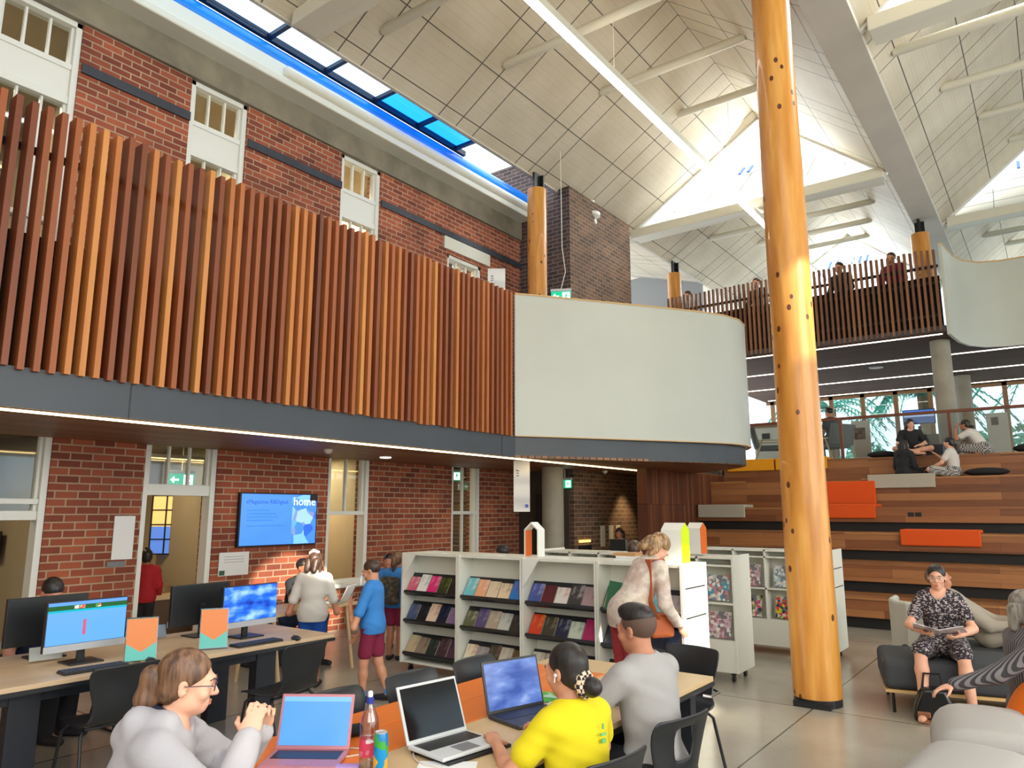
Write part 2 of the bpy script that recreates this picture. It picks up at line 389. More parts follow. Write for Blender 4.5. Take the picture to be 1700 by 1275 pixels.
for i, (a, b) in enumerate(UW[:3]):
    sash('window_%d' % (i + 1), a, b, 3.6, 7.57, [(3.6, 0.1), (5.0, 0.06), (6.5, 0.1), (6.94, 0.07)], [(7.01, 7.5, 3), (5.06, 6.5, 3), (3.7, 5.0, 3)], (6.6, 6.95))
sash('window_4', UW[3][0], UW[3][1], 3.6, 6.6, [(3.6, 0.1), (5.0, 0.06)], [(5.06, 6.53, 3), (3.7, 5.0, 3)])
sash('window_5', LW[0][0], LW[0][1], 0, 2.7, [(1.83, 0.06), (1.66, 0.1)], [(1.89, 2.63, 1), (1.72, 1.83, 1)])
sash('door_1', LW[1][0], LW[1][1], 0, 2.7, [(1.95, 0.14)], [(2.08, 2.63, 3)])
o7 = sash('window_6', LW[2][0], LW[2][1], 0.66, 2.7, [(0.66, 0.07), (1.7, 0.06)], [(1.76, 2.63, 2)])
MB().box(XW - 0.1, XW + 0.09, LW[2][0] - 0.05, LW[2][1] + 0.04, 0.62, 0.68).build('window_sill', M_white, o7, bevel=0.008)
sash('window_7', LW[3][0], LW[3][1], 0.66, 2.7, [(0.66, 0.07), (1.7, 0.06)], [(1.76, 2.63, 2), (0.73, 1.7, 2)])
# rooms of the old building seen through the openings
M_room = mat('room_plaster', (172, 158, 130), 0.85, var=0.03, vscale=1.0)
struct(MB().box(-13.2, -13.0, -8, 12.2, 0, 8.2).build('wall_back_rooms', M_room))
struct(MB().box(-13, XW - 0.34, -8, 12.2, 2.72, 2.85).box(-13, XW - 0.3, -8, 12.2, 7.75, 8.0).build('ceiling_rooms', M_room))
struct(MB().box(-13, XW - 0.34, 3.78, 3.9, 0, 2.72).box(-11.6, XW - 0.34, 6.1, 6.25, 0, 2.72).box(-13, XW - 0.34, 8.6, 8.75, 0, 2.72).box(-11.3, XW - 0.6, 7.32, 7.4, 0, 2.72)
       .box(-13, XW - 0.34, 3.8, 3.95, 2.85, 7.75).box(-13, XW - 0.34, 6.3, 6.45, 2.85, 7.75).box(-13, XW - 0.34, 8.9, 9.05, 2.85, 7.75).build('wall_partition', M_room))
for y, e in ((2.2, 16), (5.0, 18), (7.9, 34), (10.4, 40)):
    lamp('AREA', 'room_light', (-10.6, y, 2.66), e, (1, 0.82, 0.55), (-10.6, y, 0), 0.9)
    lamp('AREA', 'room_light', (-10.6, y + 0.2, 7.6), e * 5.5, (1, 0.86, 0.64), (-10.6, y, 3), 0.9)
M_lit = emis('room_strip', (255, 214, 130), 3.0)
for k, (y, z, lab) in enumerate(((5.1, 2.5, 'warm strip light on the ceiling seen through the fanlight of the open doorway'), (2.5, 6.0, 'warm strip light seen through the upper window at the left edge'), (4.9, 6.1, 'bright strip light seen through the second upper window behind the slats'))):
    t = thing('strip_light', lab, 'light', (-10.2, y, z))
    MB().cbox((0, 0, 0.03), (0.08, 1.9 if k == 0 else 1.2, 0.05)).build('light_housing', M_white, t)
    MB().cbox((0, 0, 0), (0.06, 1.86 if k == 0 else 1.16, 0.012)).build('diffuser', M_lit, t)
# ---- dark brick block at the end of the facade and the wall under the far mezzanine
struct(MB().box(-11, -7.62, 12.22, 14.9, 0, 8.5).build('wall_dark_side', M_dbrick))
struct(MB().box(-11.02, -7.625, 12.2, 12.23, 2.56, 8.5).box(-11.02, -8.0, 12.2, 12.3, 8.5, 9.4).build('wall_dark_front', M_dbrickx))
struct(MB().box(-9.2, -7.7, 12.16, 12.2, 0, 2.56).build('wall_dark_passage', mat('passage_wall', (70, 62, 54), 0.8)))
struct(MB().box(-8.45, -7.98, 12.1, 12.16, 0, 2.1).build('door_2', mat('dark_door', (30, 29, 29), 0.5)))
struct(MB().box(-11, -6.3, 16.5, 16.7, 0, 2.9).build('wall_cafe', brick('cafe_brick', 'xz', (118, 98, 76), (74, 60, 48), (140, 126, 100))))
# ---- mezzanine on the left
EDGE = [(-6.62, -8), (-6.62, 8.93), (-6.2, 9.5), (-5.12, 11.05), (-4.7, 11.68), (-4.45, 12.15), (-4.35, 12.6), (-4.4, 13.05), (-4.62, 13.5), (-5.05, 14.0), (-6.2, 15.0), (-6.2, 17.2)]
slab = [(-8.9, -8)] + [(x - (0.12 if i > 2 else 0.02), y) for i, (x, y) in enumerate(EDGE)] + [(-7.62, 17.2), (-7.62, 12.2), (-8.9, 12.2)]
struct(MB().prism(slab, 2.6, 2.88).build('floor_mezzanine', M_fascia))
struct(MB().prism(slab, 2.56, 2.6).build('ceiling_mezzanine_soffit', M_soffit))
fas = MB().wall(EDGE[:2], 2.57, 2.9, 0.02)
fas.wall([(x - 0.1, y + 0.03) for x, y in EDGE[1:11]], 2.57, 2.9, 0.02)
struct(fas.build('trim_10', M_fascia))
for k, y in enumerate((3.12, 8.6)): struct(MB().box(-6.61, -6.607, y - 0.006, y + 0.006, 2.57, 2.9).build('trim_%d' % (11 + k), M_black))
M_led = emis('led_warm', (255, 218, 150), 7.0)
M_ledw = emis('led_white', (255, 244, 226), 4.0)
tag(MB().box(-6.672, -6.65, -6, 13.9, 2.542, 2.562).build('strip_light', M_led), 'long warm strip light along the underside edge of the slatted balcony', 'light')
# slatted balustrade
def slats(name, label, p0, p1, z0, z1, step, w, d, m, inset):
    t = thing(name, label, 'balustrade', (p0[0], p0[1], z0), math.atan2(p1[1] - p0[1], p1[0] - p0[0]))
    L = math.hypot(p1[0] - p0[0], p1[1] - p0[1]); k = int(L / step); s = MB(); rnd = random.Random(3)
    for i in range(k + 1):
        x = i * step; zt = z1 - z0 + rnd.uniform(-0.02, 0.02)
        s.box(x - w / 2, x + w / 2, -d / 2 + rnd.uniform(-.004, .004), d / 2, rnd.uniform(-0.01, 0.01), zt)
    s.build('slat_screen', m, t)
    for z in (0.35, 1.05, z1 - z0 - 0.34): MB().box(-0.05, L, inset - 0.02, inset + 0.02, z - 0.03, z + 0.03).build('rail', M_black, t)
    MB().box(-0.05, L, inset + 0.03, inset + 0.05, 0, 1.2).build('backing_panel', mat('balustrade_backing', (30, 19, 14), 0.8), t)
    return t
slats('slatted_balustrade', 'tall red-brown timber slat balustrade along the left balcony edge', (-6.63, -2.04), (-6.63, 8.86), 2.88, 5.15, 0.115, 0.05, 0.15, M_slat, 0.15)
t = thing('curved_balustrade', 'smooth white balustrade panel curving round the end of the left balcony', 'balustrade', (0, 0, 0))
MB().wall(EDGE[1:11], 2.9, 5.14, 0.05).build('white_panel', M_panel, t, smooth=True)
MB().wall(EDGE[1:11], 5.14, 5.165, 0.07).build('top_cap', M_ply, t, smooth=True)
MB().wall(EDGE[1:11], 2.885, 2.9, 0.07).build('bottom_trim', M_ply, t, smooth=True)

# ---- roof: three folded bays with a lantern gable at the far end of each module
def ceil_mat(name, ridge, dirn, y_off):
    m, n, l, b = newmat(name)
    g = n.new('ShaderNodeNewGeometry'); s = n.new('ShaderNodeSeparateXYZ'); l.new(g.outputs['Position'], s.inputs[0])
    def lines(sock, period, offs, width):
        outs = None
        for o in offs:
            a = n.new('ShaderNodeMath'); a.operation = 'ADD'; a.inputs[1].default_value = -o + 100 * period; l.new(sock, a.inputs[0])
            mo = n.new('ShaderNodeMath'); mo.operation = 'MODULO'; mo.inputs[1].default_value = period; l.new(a.outputs[0], mo.inputs[0])
            c = n.new('ShaderNodeMath'); c.operation = 'LESS_THAN'; c.inputs[1].default_value = width; l.new(mo.outputs[0], c.inputs[0])
            if outs is None: outs = c.outputs[0]
            else:
                x = n.new('ShaderNodeMath'); x.operation = 'MAXIMUM'; l.new(outs, x.inputs[0]); l.new(c.outputs[0], x.inputs[1]); outs = x.outputs[0]
        return outs
    a = lines(s.outputs['Y'], 2.2, (y_off - 0.45, y_off, y_off + 0.45), 0.022)
    c = lines(s.outputs['X'], 0.78, (ridge,), 0.016)
    x = n.new('ShaderNodeMath'); x.operation = 'MAXIMUM'; l.new(a, x.inputs[0]); l.new(c, x.inputs[1])
    t = n.new('ShaderNodeTexNoise'); t.inputs['Scale'].default_value = 0.8; t.inputs['Detail'].default_value = 5; l.new(g.outputs['Position'], t.inputs['Vector'])
    base = ramp(n, l, t.outputs['Fac'], [(0.3, (200, 188, 164)), (0.7, (222, 212, 192))])
    # perforation: fine dark holes
    v = n.new('ShaderNodeTexVoronoi'); v.inputs['Scale'].default_value = 26; v.inputs['Randomness'].default_value = 0; l.new(g.outputs['Position'], v.inputs['Vector'])
    h = n.new('ShaderNodeMath'); h.operation = 'LESS_THAN'; h.inputs[1].default_value = 0.2; l.new(v.outputs['Distance'], h.inputs[0])
    h2 = n.new('ShaderNodeMath'); h2.operation = 'MULTIPLY'; h2.inputs[1].default_value = 0.35; l.new(h.outputs[0], h2.inputs[0])
    base = mixc(n, l, h2.outputs[0], base, lin((96, 88, 78)))
    l.new(mixc(n, l, x.outputs[0], base, lin((94, 88, 80))), b.inputs['Base Color']); b.inputs['Roughness'].default_value = 0.6
    bump(n, l, b, x.outputs[0], 0.4, 0.01); return m
M_lant = mat('lantern_white', (240, 242, 244), 0.5)
M_slot = mat('louvre_blue', (60, 110, 190), 0.4)
def bay(tagname, xe, xv, xr, ze, zr, ends, dx, nth, cm, rods=True):
    """one roof bay between valley lines xe (left) and xv (right) with its ridge at xr"""
    k = 0
    for y0, e, first_rod, x_in in ends:
        yr = y0 + 2.4; m = MB(); th = 0.12
        for up in (0, th):
            for (x, s) in ((xe, 1), (xv, -1)):
                q = [(x, y0, ze + up), (x, e, ze + up), (xr, e, zr + up), (xr, yr, zr + up)]
                m.add(q, [(0, 1, 2, 3)])
            m.add([(xe, y0, ze + up), (xr, yr, zr + up), (xv, y0, ze + up)], [(0, 1, 2)])
        me = struct(m.build('ceiling_' + tagname, cm))
        # gable frame and glass
        g = MB()
        for a, b2 in (((xe, ze), (xr, zr)), ((xr, zr), (xv, ze))):
            d = Vector((b2[0] - a[0], 0, b2[1] - a[1])); c = Vector((a[0] + b2[0], 0, a[1] + b2[1])) / 2
            g.cbox((c.x, e, c.z - 0.02), (d.length, 0.08, 0.06), (0, -math.atan2(d.z, d.x), 0))
        g.box(xr - 0.02, xr + 0.02, e + 0.3, e + 0.34, ze, zr); g.build('gable_frame', M_lant, me)
        MB().add([(xe + .1, e + 0.02, ze + .05), (xv - .1, e + 0.02, ze + .05), (xr, e + 0.02, zr - .06)], [(0, 1, 2)]).build('gable_glass', M_pane, me)
        fr = MB()
        for i in range(5):
            x = xr - 1.0 + 0.22 * i + (0.3 if i > 1 else 0); fr.cbox((x, e + 1.75, ze + 1.75), (0.07, 0.5, 0.04), (R(40), 0, 0))
        fr.build('louvre_slots', M_slot, me)
        st = struct(MB().prism([(e - 0.13, ze - 0.12), (e + 0.16, ze - 0.10), (e + 0.14, ze + 0.08), (e - 0.11, ze + 0.12)], xe + 0.12, xv - 0.05, 'x').build('trim_beam', M_cream, bevel=0.02))
        # curved soffit under the beam
        ar = MB(); pts = 14; w = xv - xe
        pl = [(xe + .15 + (w - .25) * i / pts, ze - 0.02 - 0.0 * i) for i in range(pts + 1)]
        lo = [(xe + .15 + (w - .25) * i / pts, ze + 0.16 - 0.26 * (1 - math.sin(PI * i / pts) * 0.12)) for i in range(pts + 1)]
        ar.prism(pl + lo[::-1], e + 0.02, e + 0.34, 'y'); ar.build('beam_soffit', M_cream, st)
        if rods:
            for j in range(4):
                y = y0 + first_rod + 2.2 * j
                if y < 4.5: continue
                xl = xe + x_in + dx * j; f = (xl - xe) / (xr - xe); z = ze + (zr - ze) * f - 0.03; x2 = xv - (xv - xr) * f
                n_ = nth(k); k += 1
                o = MB().tube([(xl - 0.05, y, z), (xl + 0.02, y, z), (x2 - 0.02, y, z), (x2 + 0.05, y, z)], [0.06, 0.075, 0.075, 0.06], 14).build('tie_rod', M_cream, smooth=True)
                tag(o, n_, 'tie rod', 'white tie rods across the roof bays')
CM1 = ceil_mat('perforated_ceiling_left', -4.6, 1, 15.5); CM2 = ceil_mat('perforated_ceiling_right', 1.0, 1, 13.5)
bay('left_bay', -7.92, -2.12, -4.6, 8.45, 10.5, ((-4.4, 5.5, 0.66, 0.45), (5.5, 15.42, 1.16, 0.6), (15.42, 24.25, 0.66, 0.45)), 0.6, lambda k: '%s white tie rod from the front in the roof bay left of the tall column' % ORD[min(k, 11)], CM1)
bay('right_bay', -1.62, 4.0, 1.0, 8.5, 10.6, ((1.6, 10.45, 0.9, 0.3), (10.45, 19.3, 1.17, 0.3), (19.3, 28.1, 0.9, 0.3)), 0.42, lambda k: '%s white tie rod from the front in the roof bay right of the tall column' % ORD[min(k, 11)], CM2)
bay('outer_bay', 4.3, 9.9, 7.1, 8.5, 10.6, ((-2.2, 6.6, 1, 1), (6.6, 15.4, 1, 1), (15.4, 24.2, 1, 1)), 0.55, None, CM2, rods=False)
struct(MB().prism([(-7.92, 8.46), (-13, 9.9), (-13, 10.0), (-7.92, 8.56)], 12.3, 24.5, 'y').build('ceiling_side', CM1))
struct(MB().box(-14, -7.95, 20, 20.2, 2.9, 9.0).build('wall_far_left', mat('grey_render', (150, 152, 152), 0.8)))
M_vall = mat('valley_strip', (206, 200, 188), 0.6, var=0.03, vscale=1)
struct(MB().box(-2.14, -1.6, -8, 28, 8.44, 8.6).build('trim_valley', M_vall, bevel=0.01))
struct(MB().box(3.98, 4.32, -8, 28, 8.46, 8.6).build('trim_valley_right', M_vall))
struct(MB().box(-7.97, -7.9, -8, 24, 8.44, 8.58).build('trim_eave', M_vall, bevel=0.01))
struct(MB().box(-8.0, 4.3, -8.4, -8.3, 8.4, 10.8).box(9.9, 10.1, -8, 28, 6.5, 9).build('wall_roof_edge', M_vall))
# glazed strip between facade and roof
sk = MB()
YB = [-1.67 + 1.035 * i for i in range(12)]
for y in YB: sk.box(-8.6, -7.98, y - 0.035, y + 0.035, 8.57, 8.63)
sk.box(-8.66, -8.59, -8, 10.0, 8.56, 8.66).box(-8.02, -7.98, -8, 10.0, 8.58, 8.66)
skl = struct(sk.build('window_8', mat('skylight_frame', (14, 26, 48), 0.4)))
G0 = glass('skylight_clear', (225, 240, 255), 0.95); G1 = glass('skylight_blue', (96, 190, 255), 0.94)  # blue sky reflection of the far panes is put into the glass colour
for i in range(11):
    MB().box(-8.59, -8.02, YB[i] + 0.035, YB[i + 1] - 0.035, 8.6, 8.612).build('skylight_pane', G1 if i >= 9 else G0, skl)
struct(MB().box(-7.99, -7.97, 8.4, 12.2, 8.45, 8.62).build('trim_blue_edge', M_blue))  # edge carries the same painted-in blue light
# suspended linear light
t = thing('linear_light', 'long suspended white linear light running down the middle of the left roof bay', 'light', (-4.78, 0, 8.2))
MB().box(-0.07, 0.07, 2, 22, 0, 0.12).build('light_housing', M_cream, t)
MB().box(-0.065, 0.065, 2, 22, -0.012, 0).build('diffuser', emis('linear_led', (255, 250, 240), 9.0), t)
MB().box(-0.05, 0.05, 2, 22, 0.12, 0.13).build('added_uplight', emis('ceiling_fill_glow', (255, 240, 214), 5.5), t)  # glowing strip added on top of the housing to brighten the ceiling
for y in (4, 9, 14, 19): MB().tube([(0, y, 0.12), (0, y, 2.2)], 0.006, 6).build('suspension_wire', M_cream, t)

m = MB()
for i in range(20): m.box(10.2, 10.3, -8 + i * 1.9 - .04, -8 + i * 1.9 + .04, 0, 7.5)
w11 = struct(m.box(10.2, 10.3, -8, 28, 3.6, 3.72).box(10.2, 10.3, -8, 28, 7.4, 7.5).build('window_11', M_cream)); MB().box(10.24, 10.25, -8, 28, 0, 7.4).build('glass_pane', M_pane, w11)
# ---- timber columns
def pine_mat():
    m, n, l, b = newmat('pine_pole')
    v = coords(n, l, 'obj', (1, 1, 0.12))
    t = n.new('ShaderNodeTexNoise'); t.inputs['Scale'].default_value = 9; t.inputs['Detail'].default_value = 6; l.new(v, t.inputs['Vector'])
    c = ramp(n, l, t.outputs['Fac'], [(0.3, (190, 122, 46)), (0.55, (216, 150, 66)), (0.75, (230, 174, 90))])
    k = n.new('ShaderNodeTexVoronoi'); k.inputs['Scale'].default_value = 5.0; l.new(coords(n, l, 'obj', (1.2, 1.2, 0.8)), k.inputs['Vector'])
    q = n.new('ShaderNodeMath'); q.operation = 'LESS_THAN'; q.inputs[1].default_value = 0.13; l.new(k.outputs['Distance'], q.inputs[0])
    l.new(mixc(n, l, q.outputs[0], c, lin((92, 48, 22))), b.inputs['Base Color']); b.inputs['Roughness'].default_value = 0.38; b.inputs['Coat Weight'].default_value = 0.25
    return m
M_pine = pine_mat()
def column(label, x, y, z0, z1, r):
    t = thing('timber_column', label, 'column', (x, y, z0)); H = z1 - z0; m = MB(); rnd = random.Random(int(x * 10 + y))
    prof = []
    for i in range(30):
        z = 0.07 + (H - 0.42) * i / 29; prof.append((r * (1 + 0.015 * math.sin(z * 1.7) + rnd.uniform(-.004, .004)) * (1 - 0.012 * z), z))
    m.lathe(prof, 32).build('pole', M_pine, t, smooth=True)
    MB().lathe([(r * 0.98, 0), (r * 0.98, 0.07)], 32).cbox((0, 0, 0.025), (r * 1.5, r * 2.1, 0.05)).build('steel_shoe', M_black, t)
    MB().cbox((0, 0, H - 0.25), (0.05, 0.22, 0.5)).cbox((0, 0.1, H - 0.22), (0.2, 0.04, 0.4)).build('steel_bracket', M_black, t)
    return t
column('tall varnished pine column standing on the concrete floor right of centre', -2.0, 7.42, 0, 8.44, 0.215)
column('pine column behind the white balcony panel beside the exit sign', -7.78, 11.25, 2.88, 8.44, 0.2)
column('pine column at the left end of the far slatted balcony', -7.78, 17.75, 5.5, 8.44, 0.19)
column('pine column at the right end of the far slatted balcony', -2.0, 18.5, 5.5, 8.44, 0.2)
# ---- tiered seating
TY = [12.4, 13.25, 14.1, 14.95, 15.8, 16.65]; TZ = [0.46, 0.92, 1.39, 1.83, 2.4, 2.86]
t = thing('tiered_seating', 'wide stepped timber seating with black toe recesses climbing to the landing', 'seating', (-2, 12.4, 0))
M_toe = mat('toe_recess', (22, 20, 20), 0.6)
for i in range(6):
    y = TY[i] - 12.4; y1 = (TY[i + 1] - 12.4 + 0.3) if i < 5 else y + 0.45; zb = TZ[i - 1] if i else 0.0; toe = 0.17 if i < 4 else 0
    m = MB(); m.box(-4.25, 6, y, y1, zb + toe, TZ[i] - 0.03); m.m = 1; m.box(-4.25, 6, y - 0.012, y1, TZ[i] - 0.03, TZ[i])
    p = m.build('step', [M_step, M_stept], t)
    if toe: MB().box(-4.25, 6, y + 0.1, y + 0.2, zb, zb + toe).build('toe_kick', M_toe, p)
for (x, i) in ((0.02, 2), (0.14, 2), (-0.2, 3), (-0.08, 3), (2.35, 1), (2.35, 2), (2.3, 3), (2.45, 1)):
    MB().cbox((x, TY[i] - 12.4 - 0.006, TZ[i] - 0.13), (0.1, 0.012, 0.075)).build('power_outlet', M_black, t, bevel=0.004)
struct(MB().box(-6.45, -6.25, 12.63, 17, 0, 2.56).build('wall_cladding', M_clad))
struct(MB().box(-6.3, 4.5, 17.1, 24.5, 2.6, 2.86).build('floor_landing', mat('landing_floor', (120, 108, 92), 0.6, var=0.08)))
PW = [(-1.48, 16.8), (-1.44, 17.3), (-1.39, 17.8), (-1.25, 18.3), (-0.98, 18.68), (-0.55, 18.85), (0.2, 18.85), (4.4, 18.6)]
QW = [(-7.6, 16.8)] + [(x - 0.04, y + 0.02) for x, y in PW] + [(4.4, 24.5), (-7.6, 24.5)]
struct(MB().prism(QW, 5.38, 5.5).build('floor_far_mezzanine', M_fascia))
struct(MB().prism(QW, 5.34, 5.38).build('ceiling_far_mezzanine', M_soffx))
for k, (y, x1) in enumerate(((16.86, -1.6), (19.25, 4.4), (21.7, 4.4), (24.0, 4.4))):
    tag(MB().box(-7.4, x1, y - 0.018, y + 0.018, 5.325, 5.345).build('strip_light', M_ledw), '%s white strip light under the far mezzanine counted from the slatted edge' % ORD[k], 'light')
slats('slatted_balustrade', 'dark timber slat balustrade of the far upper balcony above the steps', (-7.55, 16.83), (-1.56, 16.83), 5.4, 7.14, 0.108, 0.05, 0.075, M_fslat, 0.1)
t = thing('curved_balustrade', 'white curved wall panel at the right end of the far balcony', 'balustrade')
MB().wall(PW, 5.3, 7.22, 0.06).build('white_panel', M_panel, t, smooth=True)
MB().wall(PW, 7.22, 7.25, 0.08).build('top_cap', M_ply, t, smooth=True)
for lab, x, y in (('round concrete column standing on the landing under the far mezzanine', -1.74, 17.6), ('thin concrete column further back near the window wall on the landing', -1.8, 22.6)):
    tag(MB().lathe([(0.19, 0), (0.19, 2.5)], 28).build('concrete_column', M_colconc, loc=(x, y, 2.86), smooth=True), lab, 'column')
tag(MB().lathe([(0.2, 0), (0.2, 2.56)], 28).build('concrete_column', M_colconc, loc=(-7.5, 11.3, 0), smooth=True), 'grey concrete column under the end of the left balcony beside the hanging banner', 'column')
# glass balustrade on the landing
t = thing('glass_balustrade', 'clear glass balustrade with a brown timber handrail along the top of the steps', 'balustrade', (-6.2, 16.95, 2.86))
M_rail = mat('rail_timber', (112, 62, 40), 0.5)
MB().box(0, 10.5, -0.03, 0.03, 0.86, 0.92).build('handrail', M_rail, t)
for x in (0.03, 2.5, 4.55, 6.6, 8.6): MB().box(x - 0.03, x + 0.03, -0.035, 0.035, 0, 0.86).build('post', M_rail, t)
for a, b in ((0.06, 2.47), (2.53, 4.52), (4.58, 6.57), (6.63, 8.57)): MB().box(a, b, -0.006, 0.006, 0.04, 0.86).build('glass_panel', M_pane, t)
# window wall behind the landing and upper hall
M_mull = mat('mullion_timber', (150, 112, 76), 0.5)
m = MB()
for i in range(14): x = -7.4 + i * 0.92; m.box(x - 0.06, x + 0.06, 24.4, 24.5, 2.86, 5.34)
m.box(-7.6, 4.5, 24.4, 24.5, 2.86, 2.95).box(-7.6, 4.5, 24.4, 24.5, 5.25, 5.34)
w9 = struct(m.build('window_9', M_mull)); MB().box(-7.6, 4.5, 24.44, 24.45, 2.95, 5.25).build('glass_pane', M_pane, w9)
m = MB()
for i in range(9): x = -7.4 + i * 1.5; m.box(x - 0.04, x + 0.04, 24.42, 24.5, 5.55, 8.5)
w10 = struct(m.box(-7.6, 4.5, 24.42, 24.5, 7.0, 7.06).build('window_10', M_lant)); MB().box(-7.6, 4.5, 24.45, 24.46, 5.55, 8.5).build('glass_pane', M_pane, w10)
# ================================================================== furniture and objects
M_oak = mat('pale_oak_top', (200, 172, 138), 0.4, var=0.06, vscale=4, stretch=(1, 0.15, 1))
M_birch = mat('birch_top', (206, 176, 132), 0.42, var=0.05, vscale=4, stretch=(1, 0.15, 1))
M_orange = mat('orange_laminate', (226, 118, 38), 0.4, var=0.03, vscale=2)
M_navy = mat('dark_navy_steel', (34, 37, 46), 0.45)
M_plast = mat('black_plastic', (33, 35, 38), 0.36)
M_grey = mat('grey_plastic', (120, 122, 126), 0.4)
M_silver = mat('silver_metal', (196, 198, 202), 0.32, 0.35)
M_chrome = mat('chrome', (210, 212, 216), 0.15, 1.0)
M_shelfw = mat('shelf_white', (228, 228, 216), 0.42)
M_paper = mat('white_paper', (232, 232, 230), 0.7)
M_ink = mat('printed_ink', (60, 62, 70), 0.8)
# ---- chairs
def chair_mesh(hole):
    me = bpy.data.meshes.new('seat_shell'); vs = []; fs = []
    sec = [(.23, .435, .19), (.21, .452, .205), (.13, .45, .215), (.0, .442, .222), (-.10, .445, .22), (-.165, .465, .2), (-.2, .51, .178), (-.215, .56, .172), (-.222, .62, .182), (-.228, .69, .208), (-.24, .76, .22), (-.262, .80, .214), (-.272, .815, .19)]
    n = 12
    for (d, z, w) in sec:
        for i in range(n + 1):
            u = -1 + 2 * i / n; dd = d + (0.035 * u * u if z > .5 else 0); zz = z + (0.012 * u * u if z <= .5 else 0)
            vs.append((u * w, dd, zz))
    for r in range(len(sec) - 1):
        for i in range(n):
            if hole and r in (8, 9) and 4 <= i <= 7: continue
            fs.append((r * (n + 1) + i, r * (n + 1) + i + 1, (r + 1) * (n + 1) + i + 1, (r + 1) * (n + 1) + i))
    me.from_pydata(vs, [], fs); me.materials.append(M_plast); me.polygons.foreach_set('use_smooth', [True] * len(fs)); return me
CM = [chair_mesh(False), chair_mesh(True)]
def chair(x, y, rz, label, hole=0, group='black shell chairs'):
    t = thing('shell_chair', label, 'chair', (x, y, 0), R(rz), group)
    o = bpy.data.objects.new('seat_shell', CM[hole]); COL.objects.link(o); o.parent = t
    a = o.modifiers.new('thick', 'SOLIDIFY'); a.thickness = 0.012; b = o.modifiers.new('sub', 'SUBSURF'); b.levels = 1; b.render_levels = 1
    for s in (-1, 1):
        MB().tube([(s * .17, .12, .44), (s * .2, .16, .4), (s * .225, .21, .05), (s * .225, .2, .012), (s * .225, -.2, .012), (s * .225, -.22, .04), (s * .2, -.12, .4), (s * .17, -.08, .44)], 0.0105, 8).build('sled_leg', M_black, t, smooth=True)
    MB().tube([(-.18, .12, .436), (.18, .12, .436)], .01, 8).tube([(-.18, -.08, .436), (.18, -.08, .436)], .01, 8).build('seat_support', M_black, t)
    return t
chair(-5.0, 2.4, 88, 'black shell chair tucked under the computer desk in front of the webpage monitor')
chair(-4.73, 3.52, 96, 'black shell chair at the computer desk in front of the blue wallpaper monitor')
chair(-6.45, 2.0, -90, 'black shell chair on the wall side of the computer desk, left edge')
chair(-6.5, 3.3, -90, 'black shell chair on the wall side of the desk, behind the dark monitor back')
chair(-2.97, 2.7, -88, 'black shell chair at the orange table edge beside the blue-screen laptop')
chair(-2.97, 3.27, -92, 'black shell chair at the orange table edge below the boy in blue')
chair(-2.94, 3.82, -90, 'black shell chair at the orange table edge before the white book shelves')
chair(-1.74, 3.42, 78, 'black shell chair with a cut-out back behind the man in grey', 1)
chair(-1.72, 2.72, 82, 'black shell chair under the woman in the yellow shirt')
chair(-2.22, 4.83, 172, 'black shell chair at the far end of the table beside the white shelf end')
chair(-2.72, 1.36, -38, 'black shell chair under the woman in the grey hoodie')
# ---- computer desk
t = thing('computer_desk', 'long oak-topped computer desk on dark steel panel legs carrying the monitors', 'desk', (-5.62, 1.4, 0))
MB().box(-.56, .56, -3.2, 2.86, .7, .73).build('desk_top', M_oak, t, bevel=0.004)
MB().box(-.565, .565, -3.205, 2.865, .675, .699).build('edge_frame', M_plast, t)
for x, y in ((.3, .62), (.3, 2.35), (-.35, .62), (-.35, 2.35), (.3, -2.4), (-.35, -2.4)): MB().box(x - .05, x + .05, y - .09, y + .09, 0, .675).build('leg', M_navy, t, bevel=.004)
MB().box(-.1, .0, -3, 2.5, .56, .66).build('cable_tray', M_navy, t); MB().box(.28, .34, -2.4, 2.35, .58, .675).build('beam', M_navy, t)
MB().box(.1, .3, 1.75, 2.05, .55, .67).build('drawer_box', M_plast, t)
# ---- monitors
def monitor(x, y, rz, label, disp, big=1.0):
    t = thing('monitor', label, 'monitor', (x, y, 0.73), R(rz), 'desktop computers on the long desk')
    b = MB().box(-.265, .265, -.012, .028, .09, .42).build('housing', M_plast, t, bevel=.006)
    MB().box(-.265, .265, -.019, -.012, .09, .135).build('chin', M_silver, t, bevel=.002)
    MB().box(-.257, .257, -.0155, -.0125, .138, .413).build('display', disp, t)
    MB().cbox((0, .05, .13), (.05, .025, .26)).build('stand', M_plast, t, bevel=.004); MB().cbox((0, .03, .006), (.22, .2, .012)).build('stand_foot', M_plast, t, bevel=.004)
    return t
def screen(name, stops, mode='noise', scale=3.0, st=2.2):
    m, n, l, b = newmat(name); MATS[name] = m
    tcn = n.new('ShaderNodeTexCoord'); s = n.new('ShaderNodeSeparateXYZ'); l.new(tcn.outputs['Generated'], s.inputs[0])
    if mode == 'page':
        c = ramp(n, l, s.outputs['Z'], stops)
        n_ = [x for x in n if x.type == 'VALTORGB'][0]; n_.color_ramp.interpolation = 'CONSTANT'
    else:
        z = n.new('ShaderNodeTexNoise'); z.inputs['Scale'].default_value = scale; l.new(tcn.outputs['Generated'], z.inputs[0]); c = ramp(n, l, z.outputs['Fac'], stops)
    l.new(c, b.inputs['Emission Color']); b.inputs['Emission Strength'].default_value = st; b.inputs['Base Color'].default_value = (0, 0, 0, 1); b.inputs['Roughness'].default_value = .25
    return m
D_page = screen('web_page_display', [(0, (96, 160, 236)), (.76, (0, 170, 190)), (.81, (22, 84, 30)), (.92, (90, 150, 240))], 'page', st=1.0)
D_blue = screen('blue_wallpaper_display', [(.3, (10, 40, 150)), (.5, (40, 110, 230)), (.7, (150, 195, 255))], scale=3.2, st=1.1)
